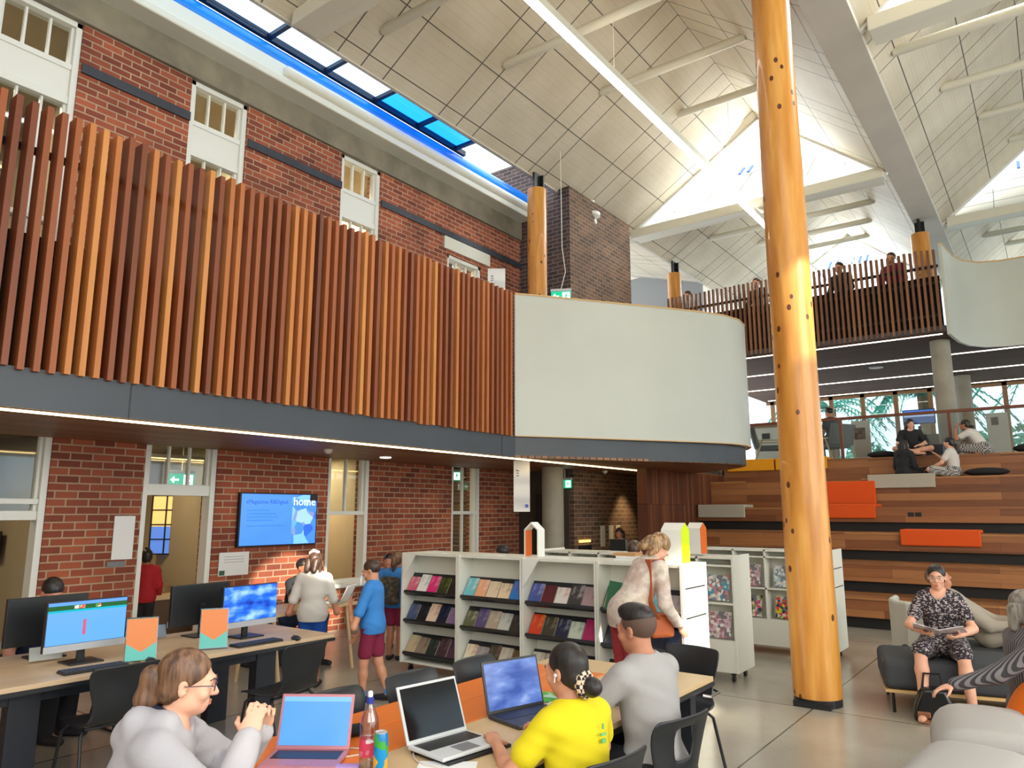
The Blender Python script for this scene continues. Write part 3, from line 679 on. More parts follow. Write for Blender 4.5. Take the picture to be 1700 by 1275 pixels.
D_lap = screen('document_display', [(0, (84, 152, 236)), (.9, (120, 180, 245))], 'page', st=1.0)
D_lap2 = screen('desktop_display', [(.35, (64, 92, 170)), (.6, (110, 140, 210)), (.75, (170, 190, 230))], scale=2.5, st=.8)
D_off = mat('dark_display', (16, 17, 18), 0.12)
mw = monitor(-5.5, 2.44, 90, 'monitor showing a pale blue web page with a green banner', D_page)
d0 = [c for c in mw.children if c.name.startswith('display')][0]
MB().cbox((-.02, -.0165, .24), (.02, .002, .10)).build('page_column', mat('page_mark', (170, 70, 100), .5, emit=.6), d0)
MB().cbox((-.06, -.0165, .378), (.07, .002, .022)).cbox((.06, -.0165, .378), (.035, .002, .022)).build('page_pictures', pattern('page_pics', [(40, 130, 40), (190, 80, 60), (200, 190, 190)], 40, emit=.7), d0)
monitor(-5.5, 3.72, 93, 'monitor showing a deep blue landscape wallpaper', D_blue)
monitor(-5.5, 1.62, 90, 'monitor cut off by the left edge of the photo', D_lap)
monitor(-5.95, 2.36, -90, 'dark back of a monitor standing behind the web page monitor', D_blue)
monitor(-5.92, 3.52, -88, 'dark back of a monitor left of the blue wallpaper monitor', D_blue)
def keyboard(x, y, rz, label, col=M_plast):
    t = thing('keyboard', label, 'keyboard', (x, y, .73), R(rz)); MB().box(-.2, .2, -.065, .065, 0, .014).build('tray', col, t, bevel=.003)
    k = MB()
    for r in range(5):
        for c in range(14): k.cbox((-.182 + c * .028, -.05 + r * .025, .0165), (.023, .02, .005))
    k.build('keys', mat('key_caps', (44, 46, 50), .5), t)
keyboard(-5.2, 2.38, 88, 'black keyboard in front of the web page monitor'); keyboard(-5.17, 3.58, 90, 'black keyboard in front of the blue wallpaper monitor')
for x, y, l in ((-5.13, 2.72, 'small black mouse beside the orange and teal flyer holder'), (-5.08, 3.88, 'black mouse near the right end of the computer desk')):
    t = thing('mouse', l, 'mouse', (x, y, .73), R(90)); MB().sphere((0, 0, .012), (.03, .052, .022), 14).build('body', M_plast, t, smooth=True); MB().cbox((0, .03, .034), (.006, .014, .004)).build('wheel', M_grey, t)
M_acryl = glass('acrylic', (240, 246, 246), .86)
def flyer(x, y, rz, label):
    t = thing('flyer_holder', label, 'flyer', (x, y, .73), R(rz))
    MB().cbox((0, .01, .15), (.2, .003, .29), (R(-8), 0, 0)).box(-.1, .1, -.03, .06, 0, .004).build('acrylic_stand', M_acryl, t)
    f = MB(); f.cbox((0, .004, .15), (.19, .002, .275), (R(-8), 0, 0)); f.build('flyer_sheet', mat('flyer_teal', (96, 190, 180), .35), t)
    o = MB(); o.prism([(-.095, .0), (0, -.06), (.095, .0), (.095, .16), (-.095, .16)], -.0008, .0008, 'y').build('orange_arrow', mat('flyer_orange', (228, 130, 62), .35), t); o = o if False else [c for c in t.children if c.name.startswith('orange')][0]
    o.location = (0, .0, .127); o.rotation_euler = (R(-8), 0, 0)
flyer(-5.2, 2.68, 66, 'orange and teal flyer in a clear holder beside the web page monitor'); flyer(-5.24, 3.25, 62, 'orange and teal flyer in a clear holder beside the blue wallpaper monitor')
tag(MB().cbox((0, 0, .06), (.14, .01, .1), (R(-20), 0, 0)).build('desk_card', mat('grey_card', (120, 132, 140), .4), loc=(-5.98, 3.2, .735), rot=(0, 0, R(80))), 'small grey card leaning under the left dark monitor back', 'card')
tag(MB().cbox((0, 0, .05), (.2, .01, .09), (R(-15), 0, 0)).build('desk_card', mat('white_card', (176, 178, 172), .5), loc=(-5.75, 2.3, .735), rot=(0, 0, R(84))), 'pale card standing below the monitor back at far left', 'card')
# ---- reading table
t = thing('reading_table', 'long birch reading table with an orange strip and two laptops', 'table', (-2.42, 3.0, 0))
a = math.radians(0)
m = MB(); m.box(-.02, .55, -1.2, 1.62, .7, .73); m.box(-.6, -.02, 1.28, 1.62, .7, .73)
m.build('table_top', M_birch, t, bevel=.003)
MB().box(-.6, -.325, -1.2, 1.275, .7, .731).box(-.315, -.024, -1.2, 1.275, .7, .731).build('orange_strip', M_orange, t, bevel=.003)
MB().box(-.605, .555, -1.205, 1.625, .675, .699).build('edge_frame', M_plast, t)
for x, y in ((.42, 1.5), (-.5, 1.5), (.42, -1.08), (-.5, -1.08)): MB().box(x - .04, x + .04, y - .04, y + .04, 0, .675).build('leg', M_navy, t)
MB().tube([(.56, 1.42, .655), (.6, 1.44, .65), (.6, 1.58, .65), (.56, 1.6, .655)], .009, 8).build('handle', M_chrome, t)
# ---- laptops
def laptop(x, y, rz, label, body, disp, deck, w=.33, d=.23, open_=108, z=.731, keyc=None):
    t = thing('laptop', label, 'laptop', (x, y, z), R(rz), 'open laptops')
    MB().box(-w / 2, w / 2, -d, 0, .002, .018).build('base', body, t, bevel=.006)
    MB().box(-w / 2 + .02, w / 2 - .02, -.125, -.02, .018, .0195).build('keyboard', keyc or M_plast, t)
    MB().box(-.05, .05, -d + .015, -.14, .018, .0188).build('touchpad', deck, t)
    e = MB(); e.M = Tm((0, 0, .016), (R(90 - open_), 0, 0)); e.box(-w / 2, w / 2, -.004, .006, 0, d); s = e.build('screen_lid', body, t, bevel=.003)
    e = MB(); e.M = Tm((0, 0, .016), (R(90 - open_), 0, 0)); e.box(-w / 2 + .012, w / 2 - .012, -.006, -.0045, .016, d - .012); e.build('display', disp, s)
    return t
M_macw = mat('laptop_white', (206, 208, 208), .35); M_lapk = mat('laptop_dark', (58, 58, 60), .4); M_lapp = mat('laptop_pink', (196, 130, 140), .35, .2)
laptop(-2.33, 2.57, 82, 'white laptop with a dark blank screen in front of the woman in yellow', M_macw, D_off, M_grey, .34, .24, 112, .745)
tag(MB().cbox((0, 0, .007), (.36, .25, .013)).build('laptop_sleeve', M_plast, loc=(-2.2, 2.58, .731), rot=(0, 0, R(82))), 'flat black sleeve under the white laptop', 'sleeve')
laptop(-2.36, 3.2, 75, 'dark grey laptop with a blue screen beyond the white laptop', M_lapk, D_lap2, M_lapk, .37, .25, 105)
laptop(-2.68, 2.16, 35, 'pink-edged laptop with a bright blue document screen beside the hoodie', M_lapp, D_lap, M_lapp, .32, .22, 108)
# ---- things on the table
t = thing('water_bottle', 'clear plastic water bottle with a blue and white cap', 'bottle', (-2.33, 2.16, .731))
MB().lathe([(.001, .0), (.034, .002), (.038, .02), (.036, .06), (.038, .09), (.036, .13), (.038, .17), (.034, .2), (.02, .235), (.0135, .25), (.0135, .262)], 20).build('bottle_body', glass('pet', (226, 214, 212), .82, .05), t, smooth=True)
MB().lathe([(.0375, .06), (.0385, .065), (.0385, .12), (.0375, .125)], 20).build('label_band', pattern('bottle_label', [(214, 60, 90), (230, 210, 214), (220, 120, 140)], 40), t, smooth=True)
MB().lathe([(.0145, .255), (.0145, .275), (.011, .28)], 16).build('cap_ring', mat('cap_blue', (40, 50, 150), .4), t); MB().lathe([(.01, .28), (.01, .297), (.007, .302)], 14).build('spout', M_paper, t, smooth=True)
t = thing('drink_can', 'slim blue drink can with orange fruit print beside the bottle', 'can', (-2.24, 2.14, .731))
MB().lathe([(.024, 0), (.028, .006), (.028, .15), (.023, .163)], 24).build('can_body', pattern('can_print', [(0, 130, 190), (0, 140, 200), (0, 120, 180), (240, 170, 30), (60, 160, 60)], 26, .3), t, smooth=True)
MB().lathe([(.023, .163), (.0235, .167), (.02, .164)], 24).build('can_lid', M_silver, t)
tag(MB().box(-.04, .04, -.08, .08, 0, .009).build('smartphone', M_plast, loc=(-1.98, 2.86, .731), rot=(0, 0, R(20)), bevel=.003), 'black smartphone lying by the yellow sleeve', 'phone')
t = thing('place_mat', 'bright green illustrated mat beyond the dark grey laptop', 'mat', (-2.4, 3.56, .732), R(-68)); MB().box(-.11, .11, -.17, .17, 0, .003).build('mat_sheet', pattern('green_mat', [(80, 170, 60), (96, 180, 66), (60, 150, 60), (180, 200, 190), (220, 110, 60)], 14), t)
tag(MB().sphere((0, 0, .02), (.09, .06, .02), 16).build('tissue', mat('white_tissue', (220, 220, 226), .8, bmp=.6, vscale=20), loc=(-2.19, 3.37, .735), smooth=True), 'crumpled white tissue between the dark laptop and the woman in yellow', 'tissue')
tag(MB().box(-.12, .12, -.16, .16, 0, .002).build('paper_sheet', M_paper, loc=(-2.05, 2.3, .732), rot=(0, 0, R(35))), 'white sheet of paper in front of the white laptop', 'paper')
tag(MB().tube([(-.09, 0, .028), (-.08, 0, .028), (.08, 0, .028), (.09, 0, .028)], [.015, .027, .027, .015], 14).build('pencil_case', mat('black_fabric', (26, 26, 28), .85), loc=(-2.74, 2.38, .731), rot=(0, 0, R(70)), smooth=True), 'black pencil case on the orange strip behind the blue-screen laptop', 'case')
tag(MB().box(-.05, .05, -.02, .02, 0, .018).build('eraser_case', mat('lilac_plastic', (176, 140, 200), .4), loc=(-2.41, 2.12, .731), rot=(0, 0, R(40)), bevel=.006), 'small lilac case among the white cables', 'case')
def cable(pts, r, label, m): tag(MB().tube(pts, r, 6).build('cable', m, smooth=True), label, 'cable')
def arc(a, b, side, z=.735, n=14, wig=0):
    a = Vector((*a, z)); b = Vector((*b, z)); d = b - a; q = Vector((-d.y, d.x, 0))
    return [a + d * (i / n) + q * side * math.sin(PI * i / n) + q * wig * math.sin(3 * PI * i / n) for i in range(n + 1)]
cable(arc((-2.36, 3.02), (-1.97, 3.05), .12, wig=.06), .004, 'black power cable running from the dark grey laptop', M_plast)
cable(arc((-2.06, 2.78), (-1.93, 2.75), .3) + arc((-1.92, 2.75), (-1.88, 2.92), .2), .004, 'black cable beside the white laptop and the phone', M_plast)
M_wc = mat('white_cable', (214, 200, 186), .5)
cable(arc((-2.6, 2.3), (-2.35, 2.08), .35, wig=.12), .0035, 'looping white cable beside the drink can', M_wc)
cable(arc((-2.52, 2.36), (-2.3, 2.02), -.3, wig=.15), .0035, 'second white cable curling past the lilac case', M_wc)
cable(arc((-2.36, 2.45), (-2.05, 2.36), -.2), .0035, 'white charging cable plugged into the white laptop', M_wc)
# ---- display shelf units
def caster(p, x, y):
    MB().lathe([(.012, 0), (.012, .05)], 8, (x, y, .05)).tube([(x - .012, y, .032), (x + .012, y, .032)], .032, 14).cbox((x, y, .075), (.045, .04, .012)).build('caster', M_black, p)
BK = [((214, 96, 124), (232, 226, 214)), ((240, 238, 232), (96, 150, 160)), ((228, 40, 120), (250, 190, 210)), ((48, 58, 30), (120, 140, 40)), ((28, 26, 24), (90, 80, 60)),
      ((110, 190, 200), (236, 232, 222)), ((236, 170, 130), (240, 226, 210)), ((226, 206, 176), (190, 160, 120)), ((230, 208, 170), (60, 60, 50)), ((40, 120, 200), (220, 60, 40)),
      ((70, 84, 150), (190, 180, 220)), ((96, 30, 36), (30, 26, 26)), ((224, 216, 206), (200, 60, 40)), ((60, 56, 54), (210, 200, 196)), ((168, 140, 140), (110, 90, 96)),
      ((60, 80, 120), (150, 120, 110)), ((24, 26, 32), (70, 74, 90)), ((234, 206, 180), (170, 80, 60)), ((24, 30, 52), (60, 80, 130)), ((140, 110, 150), (200, 170, 200)),
      ((92, 92, 60), (210, 206, 180)), ((86, 76, 116), (150, 140, 170)), ((176, 160, 140), (220, 210, 190)), ((196, 196, 184), (110, 120, 130)), ((40, 40, 44), (110, 110, 116)),
      ((208, 60, 30), (240, 150, 40)), ((62, 58, 44), (150, 146, 110)), ((24, 34, 60), (160, 160, 170)), ((196, 204, 184), (60, 80, 70)), ((170, 30, 90), (60, 20, 60)),
      ((196, 176, 140), (150, 120, 90)), ((150, 130, 110), (60, 40, 36)), ((38, 48, 44), (90, 110, 100)), ((70, 50, 54), (140, 110, 110)), ((90, 60, 80), (40, 30, 40)),
      ((230, 216, 186), (190, 60, 40)), ((170, 160, 156), (110, 100, 100)), ((70, 70, 60), (160, 110, 90)), ((206, 196, 176), (150, 130, 110)), ((110, 90, 60), (50, 40, 34))]
CN = {0: 'rose', 1: 'white', 2: 'hot pink', 3: 'olive', 4: 'black', 5: 'aqua', 6: 'peach', 7: 'cream', 8: 'tan', 9: 'bright blue', 10: 'indigo', 11: 'dark red', 12: 'white and red', 13: 'grey and white', 14: 'mauve', 15: 'slate blue', 16: 'black', 17: 'salmon', 18: 'navy', 19: 'lilac', 20: 'moss', 21: 'purple grey', 22: 'taupe', 23: 'silver', 24: 'charcoal', 25: 'fiery orange', 26: 'brown', 27: 'deep blue', 28: 'mint', 29: 'magenta', 30: 'beige', 31: 'brown and cream', 32: 'dark green', 33: 'plum', 34: 'wine', 35: 'cream and red', 36: 'ash', 37: 'khaki', 38: 'sand', 39: 'bronze'}
M_pages = mat('book_pages', (222, 212, 190), .8)
def book(i, w, h, th, loc, rot, label, group):
    a, b = BK[i]
    cm = pattern('cover_%d' % i, [a, a, b], 9, .35, 'noise', (1, 1, .6))
    m = MB(); m.box(-w / 2, w / 2, -.001, .001, 0, h).box(-w / 2, w / 2, th - .001, th + .001, 0, h).box(-w / 2 - .001, -w / 2 + .001, 0, th, 0, h); m.m = 1; m.box(-w / 2 + .002, w / 2 - .004, .001, th - .001, .003, h - .003)
    return tag(m.build('book', [cm, M_pages], loc=loc, rot=rot), label, 'book', group)
SW = ['top', 'middle', 'bottom']
def display_unit(x0, x1, y, label, u, nb, end=False):
    """white unit on casters, three sloping dark shelves that face -y"""
    t = thing('display_shelf', label, 'shelf', (x0, y, 0), 0, 'white display shelf units'); w = x1 - x0; H = 1.29
    m = MB(); pf = [(0.0, .1), (0.55, .1), (.55, H), (.1, H), (0, H - .0)]
    m.prism(pf, 0, .022, 'x').build('side_panel', M_shelfw, t)
    m = MB(); m.prism(pf, w - .022, w, 'x').build('side_panel', M_shelfw, t)
    MB().box(.022, w - .022, .02, .54, .1, .125).build('base_board', M_shelfw, t); MB().box(.022, w - .022, .24, .26, .125, H - .03).build('back_panel', M_shelfw, t)
    MB().box(.022, w - .022, .02, .54, H - .025, H).build('top_board', M_shelfw, t)
    for k, z in enumerate((.83, .52, .17)):
        e = MB(); e.M = Tm((w / 2, .05, z), (R(-32), 0, 0)); e.cbox((0, .0, .13), (w - .05, .012, .27)); e.cbox((0, -.02, .004), (w - .05, .05, .01)).cbox((0, -.043, .014), (w - .05, .005, .03))
        e.build('sloping_shelf', M_plast, t)
        for j in range(nb):
            i = BKI[u][k][j]
            if i is None: continue
            bw = (w - .08) / nb; bx = x0 + .04 + bw * (j + .5); a = R(-32); th = .022
            o = (0, -.008 - th, .012); yy = math.cos(a) * o[1] - math.sin(a) * o[2]; zz = math.sin(a) * o[1] + math.cos(a) * o[2]
            book(i, bw - .012, .19 + .012 * ((i * 7) % 4), th, (bx, y + .05 + yy, z + zz), (a, 0, 0), '%s paperback, %s from left on the %s shelf of the %s display unit' % (CN[i], ORD[j], SW[k], ORD[u]), 'paperbacks facing out on the display shelves')
    for cx in (.08, w - .08):
        for cy in (.1, .46): caster(t, cx, cy)
    if end:
        for z in (1.08, .83): MB().box(w, w + .002, .06, .5, z, z + .012).build('slot', M_black, t)
    return t
BKI = [[[0, 1, 2, 3, 4], [15, 16, 17, 18, 19], [30, 31, 32, 33, 34]], [[5, 6, 7, 8, 9], [20, 21, 22, 23, 24], [35, 36, 37, 38, 39]], [[10, 11, 12, 13, 14], [25, 26, 27, 28, 29], [38, 22, 36, 13, 23]], [[8, 1, 23, 5, 36], [16, 27, 24, 18, 15], [20, 31, 4, 37, 12]]]
XS = [-6.11, -5.27, -4.42, -3.56, -2.7]
UL = ['white display shelf unit of paperbacks beside the boy in blue', 'second white display shelf unit from the left, full of paperbacks', 'third white display shelf unit, left of the bending woman', 'right-hand white display shelf unit with a slotted end panel, behind the bending woman']
for u in range(4): display_unit(XS[u], XS[u + 1] - .004, 6.08, UL[u], u, 5, u == 3)
for x, l in ((-6.08, 'triangular white bracket board at the top left corner of the first display unit'), (-4.4, 'triangular white bracket board at the top left corner of the third display unit')):
    tag(MB().prism([(0, 1.0), (0, 1.285), (.2, 1.285)], 0, .012, 'y').build('corner_board', M_white, loc=(x, 6.066, 0)), l, 'board')
t = thing('green_folder', 'dark green folder standing on the fourth display unit beside the bending woman', 'folder', (-3.42, 6.03, .86), R(12)); MB().cbox((.1, 0, .13), (.2, .012, .26), (R(-20), R(8), 0)).build('cover', mat('green_cover', (10, 92, 52), .5), t)
def grid_unit(x0, x1, y, label, cols, slot, mags):
    t = thing('magazine_shelf', label, 'shelf', (x0, y, 0), 0, 'white magazine shelf units'); w = x1 - x0; H = 1.29
    for x in (0, w - .025): MB().box(x, x + .025, 0, .5, .1, H).build('side_panel', M_shelfw, t, bevel=.002)
    MB().box(.025, w - .025, .01, .49, .1, .42).build('plinth_panel', M_shelfw, t); MB().box(.025, w - .025, .24, .26, .42, H - .02).build('back_panel', M_shelfw, t)
    for z in (H - .02, H - .1, .8): MB().box(.025, w - .025, .0, .49, z - .02, z).build('shelf_board', M_shelfw, t)
    for i in range(1, cols): x = w * i / cols; MB().box(x - .011, x + .011, 0, .24, .42, H - .02).build('divider', M_shelfw, t)
    if slot:
        for z in (1.06, .84): MB().box(w, w + .002, .05, .45, z, z + .01).build('slot', M_black, t)
    for cx in (.08, w - .08):
        for cy in (.08, .42): caster(t, cx, cy)
    k = 0
    for i in range(cols):
        for r, z in enumerate((.805, .425)):
            cw = w / cols; c = MP[(i * 2 + r + len(MATS)) % len(MP)]
            o = MB().cbox((0, 0, .14), (min(cw - .05, .24), .006, .27), (R(-14), 0, 0)).build('magazine', c, loc=(x0 + cw * (i + .5), y + .08, z)); tag(o, '%s magazine from left on the %s row of the %s' % (ORD[i], ('upper', 'lower')[r], mags), 'magazine', 'magazines standing on the back shelves')
MP = [pattern('mag_%d' % i, c + [(200, 196, 190), (120, 120, 126)], 30, .3) for i, c in enumerate([[(220, 90, 130), (236, 220, 200), (60, 50, 60), (150, 180, 60)], [(170, 190, 190), (210, 214, 210), (120, 140, 150)], [(200, 200, 40), (220, 60, 60), (40, 60, 70)], [(90, 150, 170), (226, 226, 220), (200, 130, 130)], [(210, 180, 190), (180, 120, 130), (236, 226, 220)]])]
grid_unit(-5.3, -2.85, 7.72, 'white magazine shelf in the second row behind the paperback units', 6, False, 'second-row shelf')
grid_unit(-4.75, -2.3, 9.55, 'white magazine shelf in the third row with slotted end panel by the steps', 6, True, 'third-row shelf')
# house-shaped shelf signs
def house(x, y, z, w, h, d, m, label):
    t = thing('house_sign', label, 'sign', (x, y, z), 0, 'house shaped shelf markers'); p = [(-w / 2, 0), (w / 2, 0), (w / 2, h * .82), (0, h), (-w / 2, h * .82)]
    MB().prism(p, 0, d, 'x').build('white_body', M_white, t, bevel=.003); MB().prism(p, d, d + .004, 'x').build('coloured_face', m, t); return t
house(-3.0, 6.4, 1.29, .17, .36, .2, mat('lime_face', (196, 224, 20), .4, emit=.15), 'white house-shaped marker with a lime green face on the front shelves')
house(-3.42, 7.95, 1.29, .17, .34, .16, mat('orange_face', (232, 110, 30), .4), 'white house-shaped marker with an orange face on the second row')
t = thing('house_sign', 'open house-shaped outline marker standing on the third display unit', 'sign', (-4.5, 6.36, 1.29), 0, 'house shaped shelf markers')
MB().prism([(-.09, 0), (-.075, 0), (-.075, .27), (0, .33), (.075, .27), (.075, 0), (.09, 0), (.09, .275), (0, .352), (-.09, .275)], 0, .12, 'y').build('frame', M_white, t); MB().box(-.076, -.074, .002, .118, 0, .268).build('orange_lining', mat('orange_face', (0, 0, 0)), t)
for i, (dx, dz, w, c) in enumerate(((0, 0, .26, M_paper), (.02, .03, .25, M_paper), (-.02, .055, .24, mat('tan_cover', (196, 150, 100), .5)))):
    tag(MB().box(-w / 2, w / 2, -.09, .09, 0, .024).build('book', c, loc=(-3.33 + dx, 6.33, 1.291 + i * .0245), bevel=.002), '%s of the flat books stacked on the shelf top by the bending woman' % ('bottom white one', 'middle white one', 'tan topmost one')[i], 'book', 'stack on the shelf top')
for i, (x, l) in enumerate(((-5.75, 'loose white leaflet on top of the first display unit'), (-4.95, 'loose white leaflet on top of the second display unit'), (-4.15, 'loose white leaflet on top of the third display unit'))):
    tag(MB().box(-.15, .15, -.06, .06, 0, .004).build('leaflet', M_paper, loc=(x, 6.25, 1.291)), l, 'leaflet')
# ---- on the brick wall
t = thing('wall_screen', 'wall-mounted television showing a blue magazine slide on the brick wall', 'television', (XW + .05, 6.37, 1.29), R(90))
MB().box(-.64, .64, -.02, .04, -.01, .72).build('housing', M_black, t, bevel=.004)
D_tv = screen('tv_display', [(0, (50, 120, 245)), (.5, (80, 150, 255)), (1, (60, 132, 250))], 'noise', 1.0, .85)
MB().box(-.62, .62, -.024, -.021, .01, .70).build('display', D_tv, t)
MB().box(.2, .62, -.027, -.0245, .01, .70).build('magazine_cover', pattern('tv_cover', [(60, 120, 230), (110, 170, 250), (140, 180, 250), (40, 90, 190), (90, 150, 240), (110, 130, 180)], 7, .3, emit=.9), t)
MB().box(.5, .62, -.029, -.0272, .62, .70).build('cover_corner', M_black, t)
M_tvt = emis('tv_text', (30, 80, 190), .5)
text('eMagazines RBDigital', .078, 'title_text', M_tvt, t, (-.55, -.0245, .57), (R(90), 0, 0)); text('home', .17, 'cover_title', emis('tv_white', (225, 235, 255), 1.1), t, (.21, -.0275, .55), (R(90), 0, 0))
M_tvl = emis('tv_lines', (50, 120, 230), .7)
for i, (w, z) in enumerate(((.36, .47), (.46, .425), (.5, .38), (.42, .335), (.6, .26))): MB().box(-.53, -.53 + w, -.0252, -.0242, z, z + .016).build('text_line', M_tvl, t)
tag(MB().box(-.12, .12, -.008, .0, 0, .5).build('notice', M_paper, loc=(XW + .012, 4.26, 1.2), rot=(0, 0, R(90))), 'tall blank white notice on the brick pier left of the doorway', 'notice')
tag(MB().box(-.1, .1, -.008, .0, 0, .06).build('name_plate', M_grey, loc=(XW + .012, 4.2, 1.12), rot=(0, 0, R(90)), bevel=.002), 'small grey plate under the white notice', 'plate')
t = thing('notice', 'wide white notice with small text below the wall television', 'notice', (XW + .012, 5.73, .92), R(90)); MB().box(-.22, .22, -.008, 0, 0, .3).build('sheet', M_paper, t)
MB().box(-.21, -.13, -.0095, -.008, .01, .07).build('emblem', mat('notice_green', (60, 90, 70), .6), t)
for i in range(3): MB().box(-.15, .15, -.0095, -.008, .24 - i * .035, .247 - i * .035).build('text_line', mat('faint_ink', (170, 172, 176), .8), t)
M_exit = emis('exit_green', (0, 150, 110), 1.1); M_exw = emis('exit_white', (235, 255, 250), 1.6)
def exit_sign(x, y, z, rz, label, s=1.0, cord=None):
    t = thing('exit_sign', label, 'exit sign', (x, y, z), R(rz), 'green emergency exit signs'); t.scale = (s, s, s)
    MB().box(-.2, .2, -.03, .03, .2, .25).build('housing', M_silver, t, bevel=.004); MB().box(-.19, .19, -.012, .012, 0, .2).build('green_panel', M_exit, t)
    a = MB().box(-.13, -.04, -.015, -.013, .085, .115).add([(-.17, -.0145, .1), (-.11, -.0145, .16), (-.11, -.0145, .04)], [(0, 1, 2)]).build('arrow', M_exw, t)
    MB().box(.03, .17, -.0145, -.013, .02, .18).build('door_mark', M_exw, t)
    if cord: MB().tube(cord, .008 / s, 6).build('cord', M_white, t)
    g = MB(); g.sphere((.1, -.018, .15), (.014, .003, .014), 8).cbox((.095, -.018, .11), (.03, .004, .055), (0, R(15), 0)).cbox((.12, -.018, .118), (.05, .004, .012), (0, R(-25), 0)).cbox((.085, -.018, .06), (.014, .004, .06), (0, R(30), 0)).cbox((.115, -.018, .062), (.014, .004, .06), (0, R(-35), 0)); g.build('running_figure', M_exit, t)
exit_sign(-7.3, 11.35, 5.72, 30, 'green running-man exit sign hanging above the white balcony panel', 1.0, [(0, 0, .25), (.09, .02, .6), (.03, 0, 1.1), (.02, 0, 3.08)])
exit_sign(-7.72, 12.06, 2.2, 0, 'green exit sign under the balcony beside the grey concrete column', .8, [(0, 0, .25), (0, 0, .45)])
exit_sign(-9.7, 11.0, 2.36, 60, 'green exit sign seen through the far ground floor window', .9, [(0, 0, .25), (0, 0, .4)])
exit_sign(-10.3, 5.7, 2.12, 70, 'green exit sign seen through the fanlight of the open doorway', .9, [(0, 0, .25), (0, 0, .66)])
def banner(x, y, z0, z1, w, rz, label):
    t = thing('hanging_banner', label, 'banner', (x, y, z0), R(rz), 'white hanging paper banners'); n = 16; L = z1 - z0; m = MB(); vs = []
    for i in range(n + 1):
        z = L * i / n; d = .035 * math.sin(i * 2 * PI / 6.5)
        for xx in (-w / 2, w / 2): vs += [(xx, d, z), (xx, d + .004, z)]
    fs = []
    for i in range(n): a = i * 4; fs += [(a, a + 2, a + 6, a + 4), (a + 1, a + 5, a + 7, a + 3), (a, a + 4, a + 5, a + 1), (a + 2, a + 3, a + 7, a + 6)]
    m.add(vs, fs).build('banner_sheet', M_paper, t, smooth=True); MB().cbox((-w * .25, -.037, L * .8), (.05, .003, .012), (0, R(20), 0)).cbox((-w * .25, -.037, L * .75), (.04, .003, .01)).cbox((-w * .25, -.037, L * .7), (.045, .003, .012), (0, R(-25), 0)).build('printed_mark', M_ink, t); MB().cbox((w * .3, -.036, .09), (.05, .004, .05)).build('emblem', mat('banner_blue', (90, 96, 190), .6), t)
banner(-6.9, 9.5, 1.75, 2.56, .26, 36, 'wavy white paper banner hanging under the balcony'); banner(-7.35, 9.4, 5.1, 5.86, .3, 38, 'wavy white paper banner rising above the slatted balcony end')
b_ = [o for o in COL.objects if o.name == 'hanging_banner.001'][0]; MB().tube([(0, .05, -2.22), (0, .05, .72)], .012, 8).lathe([(.14, -2.22), (.14, -2.2)], 16, (0, .05, 0)).build('pole_stand', M_black, b_)
def ceil_fix(name, label, cat, x, y, z, prof, m): tag(MB().lathe(prof, 20).build(name, m, loc=(x, y, z), smooth=True), label, cat)
ceil_fix('smoke_detector', 'small white smoke detector on the timber soffit above the wall screen', 'detector', -7.66, 6.22, 2.5, [(.02, 0), (.045, .02), (.055, .04), (.055, .06)], M_white)
ceil_fix('downlight', 'round white downlight in the timber soffit', 'light', -8.1, 7.66, 2.545, [(.001, 0), (.08, 0), (.085, .006), (.085, .015)], emis('downlight_glow', (255, 250, 235), 2.0))
ceil_fix('smoke_detector', 'small white smoke detector on the soffit near the dark brick wall', 'detector', -7.3, 12.9, 2.5, [(.02, 0), (.045, .02), (.055, .04), (.055, .06)], M_white)
ceil_fix('ceiling_vent', 'round grey fitting on the far timber ceiling', 'vent', -3.4, 19.9, 5.31, [(.05, 0), (.16, .01), (.17, .03)], M_grey)
t = thing('dome_camera', 'white dome security camera hanging from the left roof edge', 'camera', (-7.7, 13.3, 8.08)); MB().sphere((0, 0, 0), .1, 18).build('dome', M_white, t, smooth=True); MB().lathe([(.08, .06), (.17, .13), (.17, .2), (.06, .22), (.05, .5)], 20).build('mount', M_white, t, smooth=True)
# ---- bench table by the wall
t = thing('study_bench', 'narrow timber study table on A-frame legs against the brick wall', 'table', (-6.9, 5.35, 0), R(8)); MB().box(-.3, .3, -.75, .6, .69, .72).build('table_top', M_birch, t, bevel=.003)
for y in (-.62, .48):
    MB().tube([(.2, y, .69), (.32, y, 0)], .02, 8).build('leg', M_birch, t); MB().tube([(-.2, y, .69), (-.3, y, 0)], .02, 8).build('leg', M_birch, t)
laptop(-6.72, 5.78, -60, 'small silver laptop on the study table by the brick wall', M_silver, D_off, M_grey, .3, .2, 115, .721)
tag(MB().box(-.22, .22, -.25, .25, 0, .44).build('pouffe', mat('dark_upholstery', (52, 54, 58), .9), loc=(-7.6, 5.4, 0), bevel=.04), 'dark upholstered pouffe behind the study table', 'stool')
# room behind the doorway
t = thing('timber_counter', 'pale timber counter seen through the open doorway', 'counter', (-10.0, 5.0, 0)); MB().box(-.5, .5, -.6, .75, .62, .68).build('counter_top', M_birch, t); MB().box(-.45, .45, -.55, .7, 0, .62).build('counter_front', mat('counter_brown', (92, 70, 50), .6), t)
t = thing('lattice_window', 'small-paned window glowing blue and yellow deep in the doorway room', 'window', (-11.3, 6.05, 1.1), R(40))
MB().box(-.22, .22, 0, .02, 0, .42).build('blue_panes', mat('pane_blue', (80, 120, 200), .4, emit=.7), t); MB().box(-.22, .22, 0, .02, .42, .9).build('yellow_panes', mat('pane_yellow', (214, 180, 110), .4, emit=.8), t); g = MB()
for i in range(5): g.box(-.23, .23, -.015, .0, i * .225 - .01, i * .225 + .01)
for i in range(3): g.box(-.23 + i * .22, -.21 + i * .22, -.015, 0, 0, .91)
